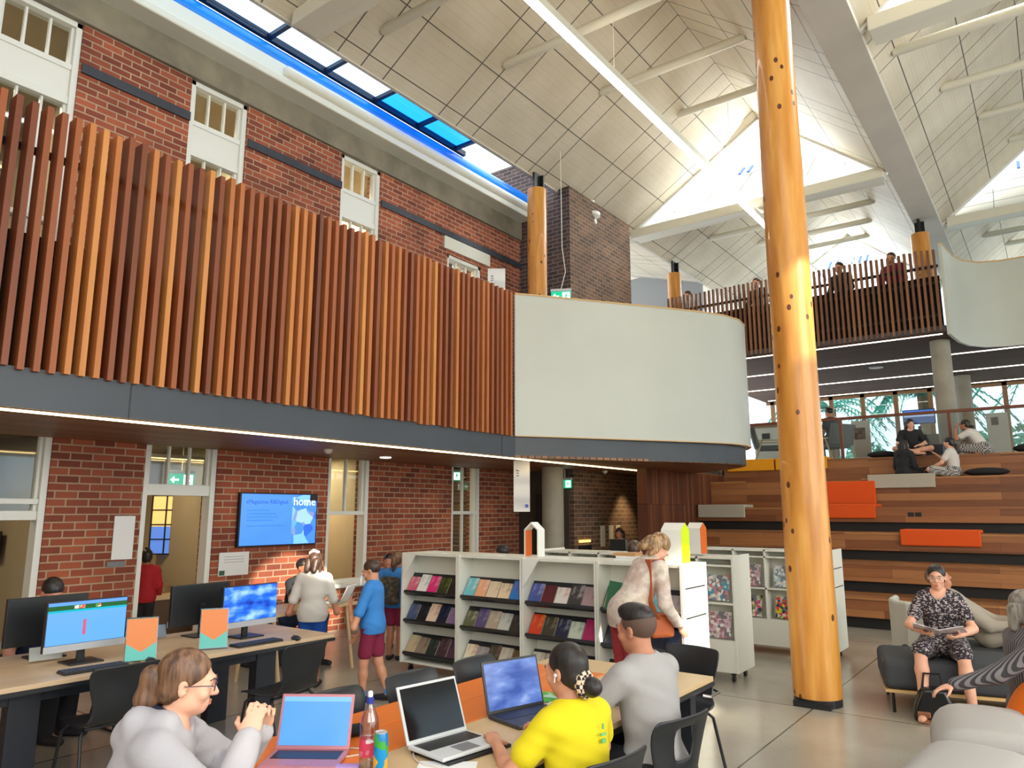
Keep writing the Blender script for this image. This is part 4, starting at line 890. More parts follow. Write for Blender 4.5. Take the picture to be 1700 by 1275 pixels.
g.build('glazing_bars', M_black, t)
tag(MB().box(-.25, .25, 0, .02, 0, .35).build('wall_picture', pattern('picture_dark', [(60, 20, 26), (110, 26, 34), (40, 30, 34)], 6), loc=(-11.2, 3.7, 1.15), rot=(0, 0, R(0))), 'dark red picture in the room at the left edge', 'picture')
tag(MB().box(-.01, .01, -.35, .35, 0, 1.75).build('yellow_door', mat('yellow_ochre', (190, 140, 66), .6), loc=(-9.9, 7.75, .02), rot=(0, 0, R(20))), 'ochre door leaf behind the sash window', 'door')
# ---- cushions on the steps
M_yel = mat('yellow_fabric', (236, 158, 20), .9, bmp=.2, vscale=180); M_orf = mat('orange_fabric', (222, 84, 20), .9, bmp=.2, vscale=180); M_grf = mat('grey_fabric', (178, 172, 156), .9, bmp=.3, vscale=220)
def pad(x0, x1, i, m, label, h=.26, d=.5, back=False):
    t = thing('seat_pad', label, 'seat pad', ((x0 + x1) / 2, TY[i], TZ[i]), 0, 'upholstered pads on the steps'); w = (x1 - x0) / 2
    MB().box(-w, w, -.07, d, .003, .065).build('pad_top', m, t, bevel=.02, seg=3); MB().box(-w, w, -.07, -.018, -h, .03).build('pad_front', m, t, bevel=.018, seg=3)
    if back: MB().box(-w, w - .12, .76, .82, .07, .52).build('pad_back', m, t, bevel=.02, seg=3)
pad(-6.15, -5.08, 5, M_yel, 'left yellow pad on the top step under the white balcony panel', .2)
pad(-5.04, -3.95, 5, M_yel, 'right yellow pad on the top step behind the tall column', .2)
pad(-4.3, -2.77, 3, M_orf, 'large orange pad with a backrest on the steps right of the column', .2, .6, True)
pad(-3.02, -1.86, 4, M_grf, 'grey pad on the step below the girls with the laptop', .2)
pad(-6.2, -5.2, 3, M_grf, 'grey pad at the left end of the steps by the timber cladding', .2)
pad(-2.26, -1.1, 2, M_orf, 'long orange pad on the middle step', .2)
pad(-.66, .6, 0, M_grf, 'grey pad on the lowest step at the right edge', .22)
# ---- landing furniture
M_chairf = mat('armchair_grey', (96, 100, 98), .9)
def armchair(x, y, rz, label):
    t = thing('armchair', label, 'armchair', (x, y, 2.86), R(rz), 'grey landing armchairs'); MB().box(-.33, .33, -.3, .3, .36, .46).build('seat_cushion', M_chairf, t, bevel=.04, seg=3)
    e = MB(); e.M = Tm((0, -.3, .42), (R(14), 0, 0)); e.box(-.36, .36, -.06, .06, 0, .5); e.build('backrest', M_chairf, t, bevel=.04, seg=3)
    for s in (-1, 1):
        MB().tube([(s * .38, .3, 0), (s * .36, .22, .56)], .02, 8).build('leg', M_birch, t); MB().tube([(s * .38, -.4, 0), (s * .36, -.2, .56)], .02, 8).build('leg', M_birch, t); MB().cbox((s * .37, 0, .575), (.05, .56, .03)).build('armrest', M_birch, t)
armchair(-4.25, 18.3, 60, 'grey armchair with timber arms holding the seated man on the landing'); armchair(-5.55, 17.95, -70, 'empty grey armchair with timber arms beside the white balcony panel')
t = thing('side_table', 'round timber side table on the landing near the empty armchair', 'table', (-6.45, 17.45, 2.86)); MB().lathe([(.36, .55), (.38, .56), (.38, .59), (.36, .6)], 28).build('table_top', M_mull, t); MB().lathe([(.04, .02), (.04, .55)], 12).build('stem', M_black, t); MB().lathe([(.2, 0), (.2, .02)], 20).build('foot', M_black, t)
t = thing('reception_kiosk', 'cream service counter on the landing behind the tall column', 'counter', (-5.6, 19.4, 2.86)); MB().box(-.7, .5, -.3, .3, 0, 1.05).build('carcass', M_cream, t); MB().box(-.78, .58, -.36, .36, 1.05, 1.1).build('counter_top', M_mull, t); MB().box(-.5, -.3, -.32, -.3, .75, .9).build('grille', M_black, t)
t = thing('information_screen', 'flat screen on a stand in front of the landing windows', 'screen', (-2.65, 20.6, 2.86), R(0)); MB().box(-.36, .36, -.02, .03, 1.05, 1.42).build('housing', M_black, t); MB().box(-.34, .34, -.025, -.021, 1.07, 1.4).build('display', screen('info_display', [(0, (60, 90, 140)), (.5, (170, 190, 220)), (.8, (60, 110, 190))], 'page', st=.8), t); MB().box(-.04, .04, 0, .04, 0, 1.0).build('pole', M_black, t); MB().box(-.3, .3, -.2, .2, 0, .03).build('foot', M_black, t)
M_part = mat('partition_cream', (206, 200, 186), .6)
t = thing('pinboard_screen', 'cream freestanding partition with a dark poster behind the glass', 'partition', (-3.6, 19, 2.86)); MB().box(-.3, .1, -.03, .03, 0, 1.05).build('panel', M_part, t); MB().box(-.25, .0, -.034, -.03, .6, .88).build('poster', pattern('poster_dark', [(60, 60, 66), (120, 116, 110), (90, 80, 76)], 12), t)
tag(MB().box(-.45, .5, -.04, .04, 0, .6).build('grey_screen', M_chairf, loc=(-2.3, 18.6, 2.86), bevel=.04), 'long grey upholstered screen behind the girls on the landing', 'screen')
t = thing('pinboard_screen', 'cream notice board on the landing right of the wooden post', 'partition', (-.9, 21.5, 2.86)); MB().box(-.4, .05, -.03, .03, 0, 1.3).build('panel', M_part, t); MB().box(-.3, -.15, -.034, -.03, 1.0, 1.2).build('note', M_ink, t)
laptop(-1.95, 16.75, 200, 'small laptop with a blue screen on the top step between the girls', M_plast, D_lap, M_grey, .32, .21, 105, 2.862)
M_bag = mat('bag_black', (20, 20, 22), .75)
def bag(x, y, z, d, rz, label): tag(MB().sphere((0, 0, d[2] * .9), d, 14).build('backpack', M_bag, loc=(x, y, z), rot=(0, 0, R(rz)), smooth=True), label, 'bag')
bag(-2.9, 16.85, 2.86, (.3, .14, .075), 10, 'flat black bag on the top step left of the girls'); bag(-1.05, 15.98, 2.4, (.36, .15, .08), 0, 'flat black bag behind the girl in the white shirt')
bag(-.35, 16.9, 2.86, (.3, .15, .09), 0, 'black bag at the right edge of the top step')
# ---- cafe corner
t = thing('cafe_counter', 'pale service counter below the dark brick wall behind the shelves', 'counter', (-6.98, 12.3, 0), R(20)); MB().box(-.55, .5, -.28, .28, 0, .98).build('carcass', M_conc, t); MB().box(-.6, .55, -.33, .33, .98, 1.02).build('counter_top', M_white, t)
laptop(-6.72, 12.3, 195, 'blue-screened laptop on the cafe counter', M_plast, D_lap, M_grey, .3, .21, 100, 1.021)
t = thing('wall_niche', 'dark wall niche lit by warm strips in the dark brick wall', 'niche', (-7.6, 12.55, 0)); MB().box(-.01, .02, -.2, .25, 1.0, 1.1).build('slot', M_black, t); MB().box(-.01, .012, -.18, .23, 1.16, 1.2).build('upper_strip', emis('niche_glow', (255, 196, 84), 3.0), t); MB().box(-.01, .012, -.18, .23, .9, .94).build('lower_strip', emis('niche_glow', (0, 0, 0), 1), t)
for i, y in enumerate((13.3, 13.65, 13.95)): tag(MB().box(0, .01, -.09, .09, 0, .42).build('menu_board', M_part, loc=(-7.615, y, 1.05)), '%s white menu sheet from the left on the dark brick wall' % ORD[i], 'notice', 'menu sheets on the dark brick')
tag(MB().box(-.5, .5, -.02, .02, 0, .5).build('white_board', M_part, loc=(-6.9, 15.6, 2.0)), 'plain white bulkhead panel near the timber cladding', 'panel')
lamp('SPOT', 'cafe_wall_washer', (-7.1, 14.2, 2.5), 60, (1, .75, .4), (-7.6, 14.2, 1.0), spot=70, blend=.8)
# ---- lounge corner
M_ott = mat('charcoal_fabric', (60, 62, 66), .85, bmp=.15, vscale=200)
t = thing('ottoman', 'long charcoal ottoman on thin legs under the seated woman', 'ottoman', (-1.0, 7.98, 0), R(14)); MB().box(-.55, .6, -.42, .4, .2, .46).build('cushion', M_ott, t, bevel=.06, seg=4); MB().box(-.54, .59, -.41, .39, .175, .2).build('base_board', M_ply, t)
for x in (-.48, .52):
    for y in (-.35, .33): MB().tube([(x, y, 0), (x, y, .18)], .014, 8).build('leg', M_black, t)
t = thing('ottoman', 'second charcoal ottoman at the right edge beside the striped arm', 'ottoman', (.1, 8.3, 0), R(14)); MB().box(-.42, .6, -.4, .4, .2, .44).build('cushion', M_ott, t, bevel=.06, seg=4); MB().box(-.42, .6, -.39, .39, .17, .2).build('base_board', M_ply, t)
for x in (-.36, .52):
    for y in (-.33, .33): MB().tube([(x, y, 0), (x, y, .18)], .014, 8).build('leg', M_black, t)
t = thing('lounge_seat', 'dark lounge seat with a pale rounded back behind the ottoman', 'seat', (-.72, 9.05, 0), R(6)); MB().box(-.8, 1.1, -.4, .35, .18, .42).build('cushion', M_ott, t, bevel=.06, seg=4)
bk = []
for i in range(9): a = R(180 + 100 * i / 8); bk.append((-.62 + .3 * math.cos(a), .0 + .42 * math.sin(a)))
MB().wall([(-.84, .3), (-.86, .0), (-.8, -.25), (-.7, -.35), (-.55, -.4), (-.3, -.42)], .3, .84, .07).build('backrest', mat('pale_fabric', (206, 206, 196), .85), t, bevel=.03, seg=3)
for x in (-.7, 1.0):
    for y in (-.3, .28): MB().tube([(x, y, 0), (x, y, .18)], .014, 8).build('leg', M_black, t)
M_sofa = mat('sofa_grey', (176, 172, 168), .9, bmp=.12, vscale=260)
def sofa_seg(x, y, rz, label):
    t = thing('sofa_segment', label, 'sofa', (x, y, 0), R(rz), 'rounded grey sofa backs')
    m = MB(); sg = lambda v, e: math.copysign(abs(v) ** e, v); prof = [(.3 * sg(math.cos(q * PI / 14), .55), .3 + .31 * sg(math.sin(q * PI / 14), .6)) for q in range(15)] + [(-.29, .1), (.29, .1)]
    m.prism(prof, -.36, .36, 'y').build('back_cushion', M_sofa, t, bevel=.07, seg=4, smooth=True)
    MB().box(.26, .92, -.36, .36, .14, .4).build('seat_cushion', M_sofa, t, bevel=.05, seg=3, smooth=True)
    for px in (-.1, .7):
        for py in (-.28, .28): MB().tube([(px, py, 0), (px, py, .15)], .018, 8).build('leg', M_black, t)
sofa_seg(-.48, 4.2, -6, 'nearest grey rounded sofa segment at the bottom right corner'); sofa_seg(-.46, 5.1, 8, 'second grey rounded sofa segment with the orange cushion behind it')
t = thing('throw_cushion', 'bright orange throw cushion on the grey sofa', 'cushion', (-.3, 5.5, .5), R(20)); MB().sphere((0, 0, .08), (.07, .2, .2), 20, (0, R(25), 0)).build('cover', mat('orange_cushion', (240, 118, 10), .8), t, smooth=True); MB().tube([(.0, -.15, -.06), (-.01, -.2, .1), (.02, -.1, .26)], .006, 6).build('seam', mat('orange_seam', (220, 90, 0), .8), t)
# ---- outside the window wall
M_frond = mat('palm_green', (70, 160, 140), .6, var=.3, vscale=3); M_trunk = mat('palm_trunk', (110, 90, 70), .9, var=.2, vscale=8, bmp=.5)
def palm(x, y, h, s, label):
    t = thing('palm_tree', label, 'palm', (x, y, 0), 0, 'palms outside the landing windows'); MB().tube([(0, 0, 0), (.1, 0, h * .5), (.05, 0, h)], [.25, .2, .18], 10).build('trunk', M_trunk, t, smooth=True); rnd = random.Random(int(x * 3)); f = MB()
    for i in range(17):
        a = rnd.uniform(0, 2 * PI); L = s * rnd.uniform(.8, 1.2); up = rnd.uniform(.2, .9); pts = [Vector((math.cos(a) * L * u, math.sin(a) * L * u, h + L * (up * u - 1.1 * u * u))) for u in [k / 9 for k in range(10)]]
        f.tube(pts, .02, 4)
        sd = Vector((-math.sin(a), math.cos(a), 0))
        for k in range(1, 10):
            for u in (0, .5):
                p = pts[k - 1].lerp(pts[k], u)
                for q in (-1, 1): e = p + sd * q * .45 * (1 - .6 * k / 10) + Vector((math.cos(a) * .2, math.sin(a) * .2, -.25)); f.add([p, p + Vector((math.cos(a) * .07, math.sin(a) * .07, 0)), e], [(0, 1, 2)])
    f.build('fronds', M_frond, t)
palm(-3.4, 27.4, 5.7, 2.2, 'palm tree outside the windows behind the information screen'); palm(-6.6, 28.6, 5.6, 2.3, 'palm tree outside the windows behind the seated man'); palm(.4, 28.5, 6.6, 2.4, 'palm tree outside the windows at the right edge')
def bush(x, y, z, r, label):
    t = thing('shrub', label, 'shrub', (x, y, 0)); rnd = random.Random(int(x * 5 + 40)); m = MB()
    for i in range(420):
        a = rnd.uniform(0, 2 * PI); q = rnd.uniform(-1, 1); k = r * rnd.uniform(.6, 1); p = Vector((math.cos(a) * k * math.sqrt(1 - q * q), math.sin(a) * k * math.sqrt(1 - q * q), z + q * k)); v = Vector((rnd.uniform(-1, 1), rnd.uniform(-1, 1), rnd.uniform(-1, 1))).normalized() * .16; w = v.orthogonal().normalized() * .07
        m.add([p - v, p + w, p + v, p - w], [(0, 1, 2, 3)])
    m.build('foliage', mat('leaf_green', (80, 176, 150), .6, var=.3, vscale=2), t); MB().tube([(0, 0, 0), (0, 0, z)], .1, 8).build('stem', M_trunk, t)
bush(-.3, 27, 3.6, 1.0, 'leafy green shrub outside the glass at the right edge'); bush(-2.1, 27.6, 3.6, .7, 'leafy green shrub outside behind the concrete column'); bush(-5.2, 27.2, 3.3, .8, 'leafy green shrub outside behind the grey armchair')
struct(MB().box(-30, 30, 24.7, 60, 1.5, 1.6).build('floor_outside', mat('bright_paving', (226, 222, 214), .8)))
struct(MB().box(-30, 30, -40, -8.1, -0.3, -0.2).build('floor_terrace', mat('paving', (190, 186, 176), .8)))
# ================================================================== people: one smooth skin per body, grown from a signed distance field
V = lambda *a: np.array(a, float)
def nrm(v): return v / (np.linalg.norm(v) + 1e-9)
def smin(a, b, k):
    if k <= 0: return np.minimum(a, b)
    h = np.maximum(k - np.abs(a - b), 0) / k
    return np.minimum(a, b) - h * h * k * 0.25
class Fld:
    def __init__(s): s.p = []; s.cuts = []; s.fold = 0.0; s.seed = 0
    def cap(s, a, b, ra, rb, k=.03, flat=None, fd=None): s.p.append(('c', np.asarray(a, float), np.asarray(b, float), ra, rb, k, flat, fd)); return s
    def ell(s, c, r, B=None, k=.03, sub=False): s.p.append(('e', np.asarray(c, float), np.asarray(r, float), np.eye(3) if B is None else B, k, sub)); return s
    def chain(s, pts, rs, k=.02, **kw):
        for i in range(len(pts) - 1): s.cap(pts[i], pts[i + 1], rs[i], rs[i + 1], k, **kw)
        return s
    def cut(s, p, n): s.cuts.append((np.asarray(p, float), nrm(np.asarray(n, float)))); return s
    def mesh(s, name, vox, mats, parent):
        lo = V(9, 9, 9); hi = -lo
        for p in s.p:
            if p[0] == 'c':
                r = max(p[3], p[4]) * (1.0 if p[6] is None else max(1, p[6])); lo = np.minimum(lo, np.minimum(p[1], p[2]) - r); hi = np.maximum(hi, np.maximum(p[1], p[2]) + r)
            elif not p[5]:
                r = p[2].max(); lo = np.minimum(lo, p[1] - r); hi = np.maximum(hi, p[1] + r)
        pad = .03 + 2 * vox; lo -= pad; hi += pad; n = np.ceil((hi - lo) / vox).astype(int) + 1
        ax = [lo[i] + vox * np.arange(n[i]) for i in range(3)]
        F = np.full(n, .15, np.float32)
        for p in s.p:
            if p[0] == 'c':
                _, a, b, ra, rb, k, flat, fd = p; r = max(ra, rb) * (1 if flat is None else max(1, flat)); l_ = np.minimum(a, b) - r; h_ = np.maximum(a, b) + r
            else:
                _, c, rr, B, k, sub = p; r = rr.max(); l_ = c - r; h_ = c + r
            m = k + .02 + vox
            i0 = np.clip(((l_ - m - lo) / vox).astype(int), 0, n - 1); i1 = np.clip(((h_ + m - lo) / vox).astype(int) + 2, 1, n)
            sl = tuple(slice(i0[i], i1[i]) for i in range(3))
            X = ax[0][sl[0]][:, None, None]; Y = ax[1][sl[1]][None, :, None]; Z = ax[2][sl[2]][None, None, :]
            if p[0] == 'c':
                d = b - a; L2 = d @ d + 1e-12; dx, dy, dz = X - a[0], Y - a[1], Z - a[2]
                t = np.clip((dx * d[0] + dy * d[1] + dz * d[2]) / L2, 0, 1); ex, ey, ez = dx - t * d[0], dy - t * d[1], dz - t * d[2]
                q = ex * ex + ey * ey + ez * ez
                if flat is not None:
                    w = ex * fd[0] + ey * fd[1] + ez * fd[2]; q = q - w * w * (1 - 1 / (flat * flat))
                D = np.sqrt(np.maximum(q, 0)) - (ra + t * (rb - ra))
            else:
                dx, dy, dz = X - c[0], Y - c[1], Z - c[2]
                u = [(dx * B[0, j] + dy * B[1, j] + dz * B[2, j]) for j in range(3)]
                k0 = np.sqrt(sum((u[j] / rr[j]) ** 2 for j in range(3))); k1 = np.sqrt(sum((u[j] / rr[j] ** 2) ** 2 for j in range(3))) + 1e-9
                D = k0 * (k0 - 1) / k1
                if sub: F[sl] = -smin(-F[sl], D.astype(np.float32), k); continue
            F[sl] = smin(F[sl], D.astype(np.float32), k)
        X = ax[0][:, None, None]; Y = ax[1][None, :, None]; Z = ax[2][None, None, :]
        if s.fold:
            e = s.seed * 1.7; w = np.sin(9 * X + 17 * Z + e) + np.sin(13 * Y - 11 * Z + 2 * e)
            F += (s.fold * (np.sin(38 * Z + 3.1 * w + 14 * X) * .6 + np.sin(30 * X + 26 * Y + 2.7 * w) * .5)).astype(np.float32)
        for p, q in s.cuts: F = np.maximum(F, ((X - p[0]) * q[0] + (Y - p[1]) * q[1] + (Z - p[2]) * q[2]).astype(np.float32))
        F[0] = F[-1] = .1; F[:, 0] = F[:, -1] = .1; F[:, :, 0] = F[:, :, -1] = .1
        G = F < 0; nx, ny, nz = n; cs = [(i, j, k) for i in (0, 1) for j in (0, 1) for k in (0, 1)]
        cnt = np.zeros((nx - 1, ny - 1, nz - 1), np.int8)
        for i, j, k in cs: cnt += G[i:nx - 1 + i, j:ny - 1 + j, k:nz - 1 + k]
        A = np.argwhere((cnt > 0) & (cnt < 8)); N = len(A)
        if N == 0: return None
        acc = np.zeros((N, 3)); c_ = np.zeros(N)
        val = {q: F[A[:, 0] + q[0], A[:, 1] + q[1], A[:, 2] + q[2]] for q in cs}
        for q in cs:
            for a in range(3):
                if q[a]: continue
                q2 = list(q); q2[a] = 1; q2 = tuple(q2); f0, f1 = val[q], val[q2]; mk = (f0 < 0) != (f1 < 0)
                t = np.where(mk, f0 / (f0 - f1 + 1e-12), 0); pt = np.tile(V(*q), (N, 1)); pt[:, a] += t
                acc[mk] += pt[mk]; c_ += mk
        P_ = lo + (A + acc / c_[:, None]) * vox
        idx = np.full(cnt.shape, -1, np.int32); idx[A[:, 0], A[:, 1], A[:, 2]] = np.arange(N); fs = []
        for a in range(3):
            s0 = [slice(None)] * 3; s1 = [slice(None)] * 3; s0[a] = slice(0, -1); s1[a] = slice(1, None)
            E = np.argwhere(G[tuple(s0)] != G[tuple(s1)]); b, c = (a + 1) % 3, (a + 2) % 3
            E = E[(E[:, b] > 0) & (E[:, c] > 0) & (E[:, b] < n[b] - 1) & (E[:, c] < n[c] - 1)]
            ins = G[E[:, 0], E[:, 1], E[:, 2]]; ob = np.zeros(3, int); ob[b] = 1; oc = np.zeros(3, int); oc[c] = 1
            g = lambda o: idx[E[:, 0] - o[0], E[:, 1] - o[1], E[:, 2] - o[2]]
            q = np.stack([g(ob + oc), g(oc), g(0 * ob), g(ob)], 1); q[~ins] = q[~ins][:, ::-1]; fs.append(q[(q >= 0).all(1)])
        fs = np.concatenate(fs)
        for _ in range(2):                                        # light smoothing
            sm = np.zeros_like(P_); w = np.zeros(N)
            for k in range(4):
                u, v = fs[:, k], fs[:, (k + 1) % 4]; np.add.at(sm, u, P_[v]); np.add.at(w, u, 1); np.add.at(sm, v, P_[u]); np.add.at(w, v, 1)
            P_ = P_ * .55 + .45 * sm / np.maximum(w, 1)[:, None]
        me = bpy.data.meshes.new(name); me.from_pydata(P_.tolist(), [], fs.tolist()); me.materials.append(mats); me.polygons.foreach_set('use_smooth', [True] * len(fs)); me.update()
        o = bpy.data.objects.new(name, me); COL.objects.link(o); o.parent = parent; return o
def basis(f, up):
    f = nrm(np.asarray(f, float)); r = nrm(np.cross(f, up)); u = np.cross(r, f); return np.stack([r, f, u], 1)     # columns right, forward, up
def rotv(v, axis, a):
    axis = nrm(axis); return v * math.cos(a) + np.cross(axis, v) * math.sin(a) + axis * (axis @ v) * (1 - math.cos(a))
SKIN = {'fair': (226, 170, 142), 'olive': (206, 146, 114), 'tan': (188, 128, 98), 'brown': (150, 98, 72), 'dark': (96, 64, 50)}
def skin(k): return mat('skin_' + k, SKIN[k], .5, sss=.12, var=.04, vscale=9)
def hairm(name, c, c2): return mat('hair_' + name, c, .42, col2=c2, vscale=22, stretch=(2.2, 2.2, .25), bmp=.35, detail=4)
H_black = hairm('black', (20, 17, 16), (44, 36, 33)); H_dbrown = hairm('dark_brown', (44, 30, 24), (84, 60, 46)); H_brown = hairm('brown', (74, 50, 36), (128, 92, 66)); H_blond = hairm('dark_blond', (104, 76, 50), (186, 148, 104)); H_grey = hairm('grey', (96, 88, 80), (150, 142, 132))
H_fade = mat('hair_fade', (92, 70, 58), .7)
M_eye = mat('eye_white', (232, 228, 222), .2); M_iris = mat('iris_brown', (40, 24, 16), .15); M_lip = {k: mat('lip_' + k, tuple(int(v * q) for v, q in zip(SKIN[k], (.92, .76, .76))), .4) for k in SKIN}
M_sole = mat('shoe_dark', (34, 34, 38), .6)

def hand(F, W, d, pn, side, curl, s):
    """palm, four unequal bent fingers and a thumb; pn = palm normal, side = +1 right hand"""
    d = nrm(d); pn = nrm(pn - d * (pn @ d)); ac = np.cross(d, pn) * side            # ac points to the thumb side
    B = np.stack([ac, pn, d], 1); F.ell(W + d * .045 * s, V(.04, .016, .052) * s, B, .012)
    for q, L, dz in ((.03, .072, .086), (.0105, .08, .09), (-.0095, .074, .088), (-.028, .058, .08)):
        p = W + (d * dz + ac * q) * s; v = rotv(d, np.cross(d, pn), curl * .35 + (.0 if q > 0 else .08)); r = .0088 * s
        for sg, f in enumerate((.46, .31, .23)):
            p2 = p + v * L * f * s; F.cap(p, p2, r, r * .9, .005); p = p2; r *= .9; v = rotv(v, np.cross(d, pn), curl * (.95, .75, .5)[sg])
    p = W + (d * .022 + ac * .03 - pn * -.006) * s; v = nrm(d * .62 + ac * .72 + pn * (.25 + .3 * curl))
    p2 = p + v * .045 * s; F.cap(p, p2, .0125 * s, .0105 * s, .012); v = nrm(v + d * .35 + pn * .45 * curl - ac * .35 * curl); F.cap(p2, p2 + v * .034 * s, .0102 * s, .0078 * s, .005)

def person(label, loc, rz, H=1.65, sk='fair', mode='stand', seat=.45, lean=0.0, side=0.0, look=(0, 0), tilt=0, vox=.012, fem=0.0, bulk=1.0, top=None, bottom=None, hair=None, shoes=M_sole, arms=None, legs=None, curl=.6, palms=None, spread=.0, torso=None, glasses=None, group=None, face=True, base=0.0):
    """top = (style, material), bottom = (style, material), hair = (style, material); arms/legs override joints in metres, local frame, +y forward, +x right"""
    s = H / 1.7; h = H / 1.7
    t = thing('person', label, 'person', (loc[0], loc[1], loc[2] if len(loc) > 2 else 0), R(rz), group)
    X = V(1, 0, 0)
    pz = (.93 * s if mode == 'stand' else seat + .09 * s)
    pel = V(0, 0, pz) if torso is None else np.asarray(torso, float)
    tl = R(lean); ts = R(side); up = nrm(V(math.sin(ts), math.sin(tl), math.cos(tl) * math.cos(ts)))
    fwd = nrm(np.cross(up, X)); rt = np.cross(fwd, up)
    up2 = nrm(up + fwd * .06); waist = pel + up * .17 * s; chest = pel + up * .34 * s + fwd * .0 * s; nb = pel + up * .5 * s + fwd * .012 * s
    ky, kp = R(look[0]), -R(look[1])
    hf = rotv(rotv(fwd * .0 + nrm(V(fwd[0], fwd[1], 0) if abs(fwd[2]) < .9 else fwd), V(0, 0, 1), -ky), nrm(rotv(rt, V(0, 0, 1), -ky)), kp)
    hu0 = rotv(V(0, 0, 1), nrm(rotv(rt, V(0, 0, 1), -ky)), kp); hu0 = rotv(hu0, hf, R(tilt))
    Bh = basis(hf, hu0); hs = s if H > 1.45 else (s * .45 + .55 * .96)
    hc = nb + nrm(up * 1.0 + V(0, 0, .7)) * .155 * (s * .5 + hs * .5) + Bh[:, 1] * .028 * s
    hp = lambda x, y, z: hc + Bh @ (V(x, y, z) * hs)
    sw = (.178 - .03 * fem) * s * (bulk * .5 + .5); shz = nb - up * .045 * s
    S_ = {1: shz + rt * sw, -1: shz - rt * sw}
    hipw = .088 * s; Hp = {1: pel + rt * hipw, -1: pel - rt * hipw}
    A = dict(el_r=None, wr_r=None, el_l=None, wr_l=None); A.update(arms or {}); Lg = dict(legs or {})
    ar = {}
    for sd, n in ((1, 'r'), (-1, 'l')):
        el = A['el_' + n]; wr = A['wr_' + n]
        el = S_[sd] + rt * sd * .06 * s - up * .27 * s + fwd * .03 * s if el is None else np.asarray(el, float)
        wr = el + V(0, 0, -1) * .2 * s + fwd * .13 * s if wr is None else np.asarray(wr, float)
        ar[sd] = (el, wr)
    lg = {}
    for sd, n in ((1, 'r'), (-1, 'l')):
        if mode == 'stand':
            kn = V(sd * (.085 + spread * .5) * s, .02 * s, .49 * s); an = V(sd * (.085 + spread) * s, -.02 * s, .075 * s)
        else:
            kn = Hp[sd] + V(sd * (.03 + spread) * s, .42 * s, .02 * s); an = V(kn[0] + 0 * sd, kn[1] - .03 * s, .075 * s + base)
        kn = np.asarray(Lg.get('kn_' + n, kn), float); an = np.asarray(Lg.get('an_' + n, an), float); fd = np.asarray(Lg.get('ft_' + n, V(sd * .12, 1, -.02)), float); lg[sd] = (kn, an, nrm(fd))
    def torso_f(F, o, lo_ext=0.0):
        F.cap(Hp[1] * .8 + pel * .2, Hp[-1] * .8 + pel * .2, (.105 + .012 * fem) * s * bulk + o, (.105 + .012 * fem) * s * bulk + o, .06)
        F.cap(pel + up * .03 * s, waist + up * .03 * s, .112 * s * bulk + o, (.104 - .006 * fem) * s * bulk + o, .07, 1.22, rt)
        F.ell(chest, V(.158 * s * (bulk * .6 + .4), .108 * s * bulk, .17 * s) + o, np.stack([rt, fwd, up], 1), .07)
        F.cap(S_[1] - rt * .035 * s, S_[-1] + rt * .035 * s, .056 * s + o, .056 * s + o, .06)
        F.cap(chest + up * .1 * s, nb, .085 * s + o * .8, .06 * s + o * .5, .06, 1.35, rt)
        if fem > .3:
            for q in (1, -1): F.ell(chest + rt * q * .068 * s + fwd * .078 * s - up * .0 * s, V(.058, .055, .058) * s * fem + o, None, .04)
    # ---- skin
    F = Fld(); torso_f(F, 0)
    F.cap(nb - up * .01 * s, hp(0, -.016, -.055), (.054 - .01 * fem) * s, (.049 - .009 * fem) * hs, .03)
    for sd in (1, -1):
        el, wr = ar[sd]
        F.cap(S_[sd], el, .05 * s * (bulk * .5 + .5) * (1 - .14 * fem), .039 * s, .03); m_ = el * .7 + wr * .3
        F.cap(el, m_, .039 * s, .038 * s, .02); F.cap(m_, wr, .038 * s, .025 * s, .02)
        d = nrm(wr - el); pn = np.asarray((palms or {}).get('r' if sd > 0 else 'l', -rt * sd if mode == 'stand' else V(0, 0, -1.) + .01 * fwd), float); hd = np.asarray((palms or {}).get('d' + ('r' if sd > 0 else 'l'), d), float)
        hand(F, wr, hd, pn, sd * 1.0, curl, s)
        kn, an, fd = lg[sd]
        F.cap(Hp[sd], kn, .088 * s * (bulk * .6 + .4), .056 * s, .04); ca = kn * .66 + an * .34 + nrm(np.cross(rt, kn - an)) * -.0
        F.cap(kn, ca, .055 * s, .056 * s, .03); F.cap(ca, an, .056 * s, .035 * s, .03)
        F.cap(an + V(0, 0, -.035 * s) - fd * .03 * s, an + V(0, 0, -.045 * s) + fd * .16 * s, .036 * s, .026 * s, .03, 1.2, nrm(np.cross(fd, V(0, 0, 1))))
    E = lambda c, r, k=.02, sub=False: F.ell(hp(*c), V(*r) * hs, Bh, k * hs, sub)
    E((0, -.014, .04), (.074, .093, .08)); E((0, .022, -.02), (.058 - .003 * fem, .068, .084), .03); E((0, .05, -.082), (.03 - .006 * fem, .034, .025), .03); 
    if face:
        for q in (1, -1):
            E((q * (.04 - .006 * fem), .016, -.06), (.017, .042, .026), .025); E((q * .04, .066, -.026), (.024, .02, .022), .02)
            E((q * .032, .104, .004), (.019, .016, .012), .012, True); E((q * .032, .077, .003), (.0165, .0145, .013), .006)
            E((q * .076, -.006, -.006), (.009, .019, .031), .008); E((q * .08, .001, -.004), (.006, .009, .016), .004, True)
        E((0, .088, .024), (.045, .014, .012), .02)
        F.cap(hp(0, .088, .012), hp(0, .109, -.026), .008 * hs, .0125 * hs, .012 * hs); E((.012, .098, -.03), (.008, .01, .008), .008); E((-.012, .098, -.03), (.008, .01, .008), .008)
        F.cap(hp(-.017, .084, -.056), hp(.017, .084, -.056), .0075 * hs, .0075 * hs, .008 * hs, None, None); F.cap(hp(-.014, .083, -.068), hp(.014, .083, -.068), .008 * hs, .008 * hs, .008 * hs)
    F.mesh('body', vox, skin(sk), t)
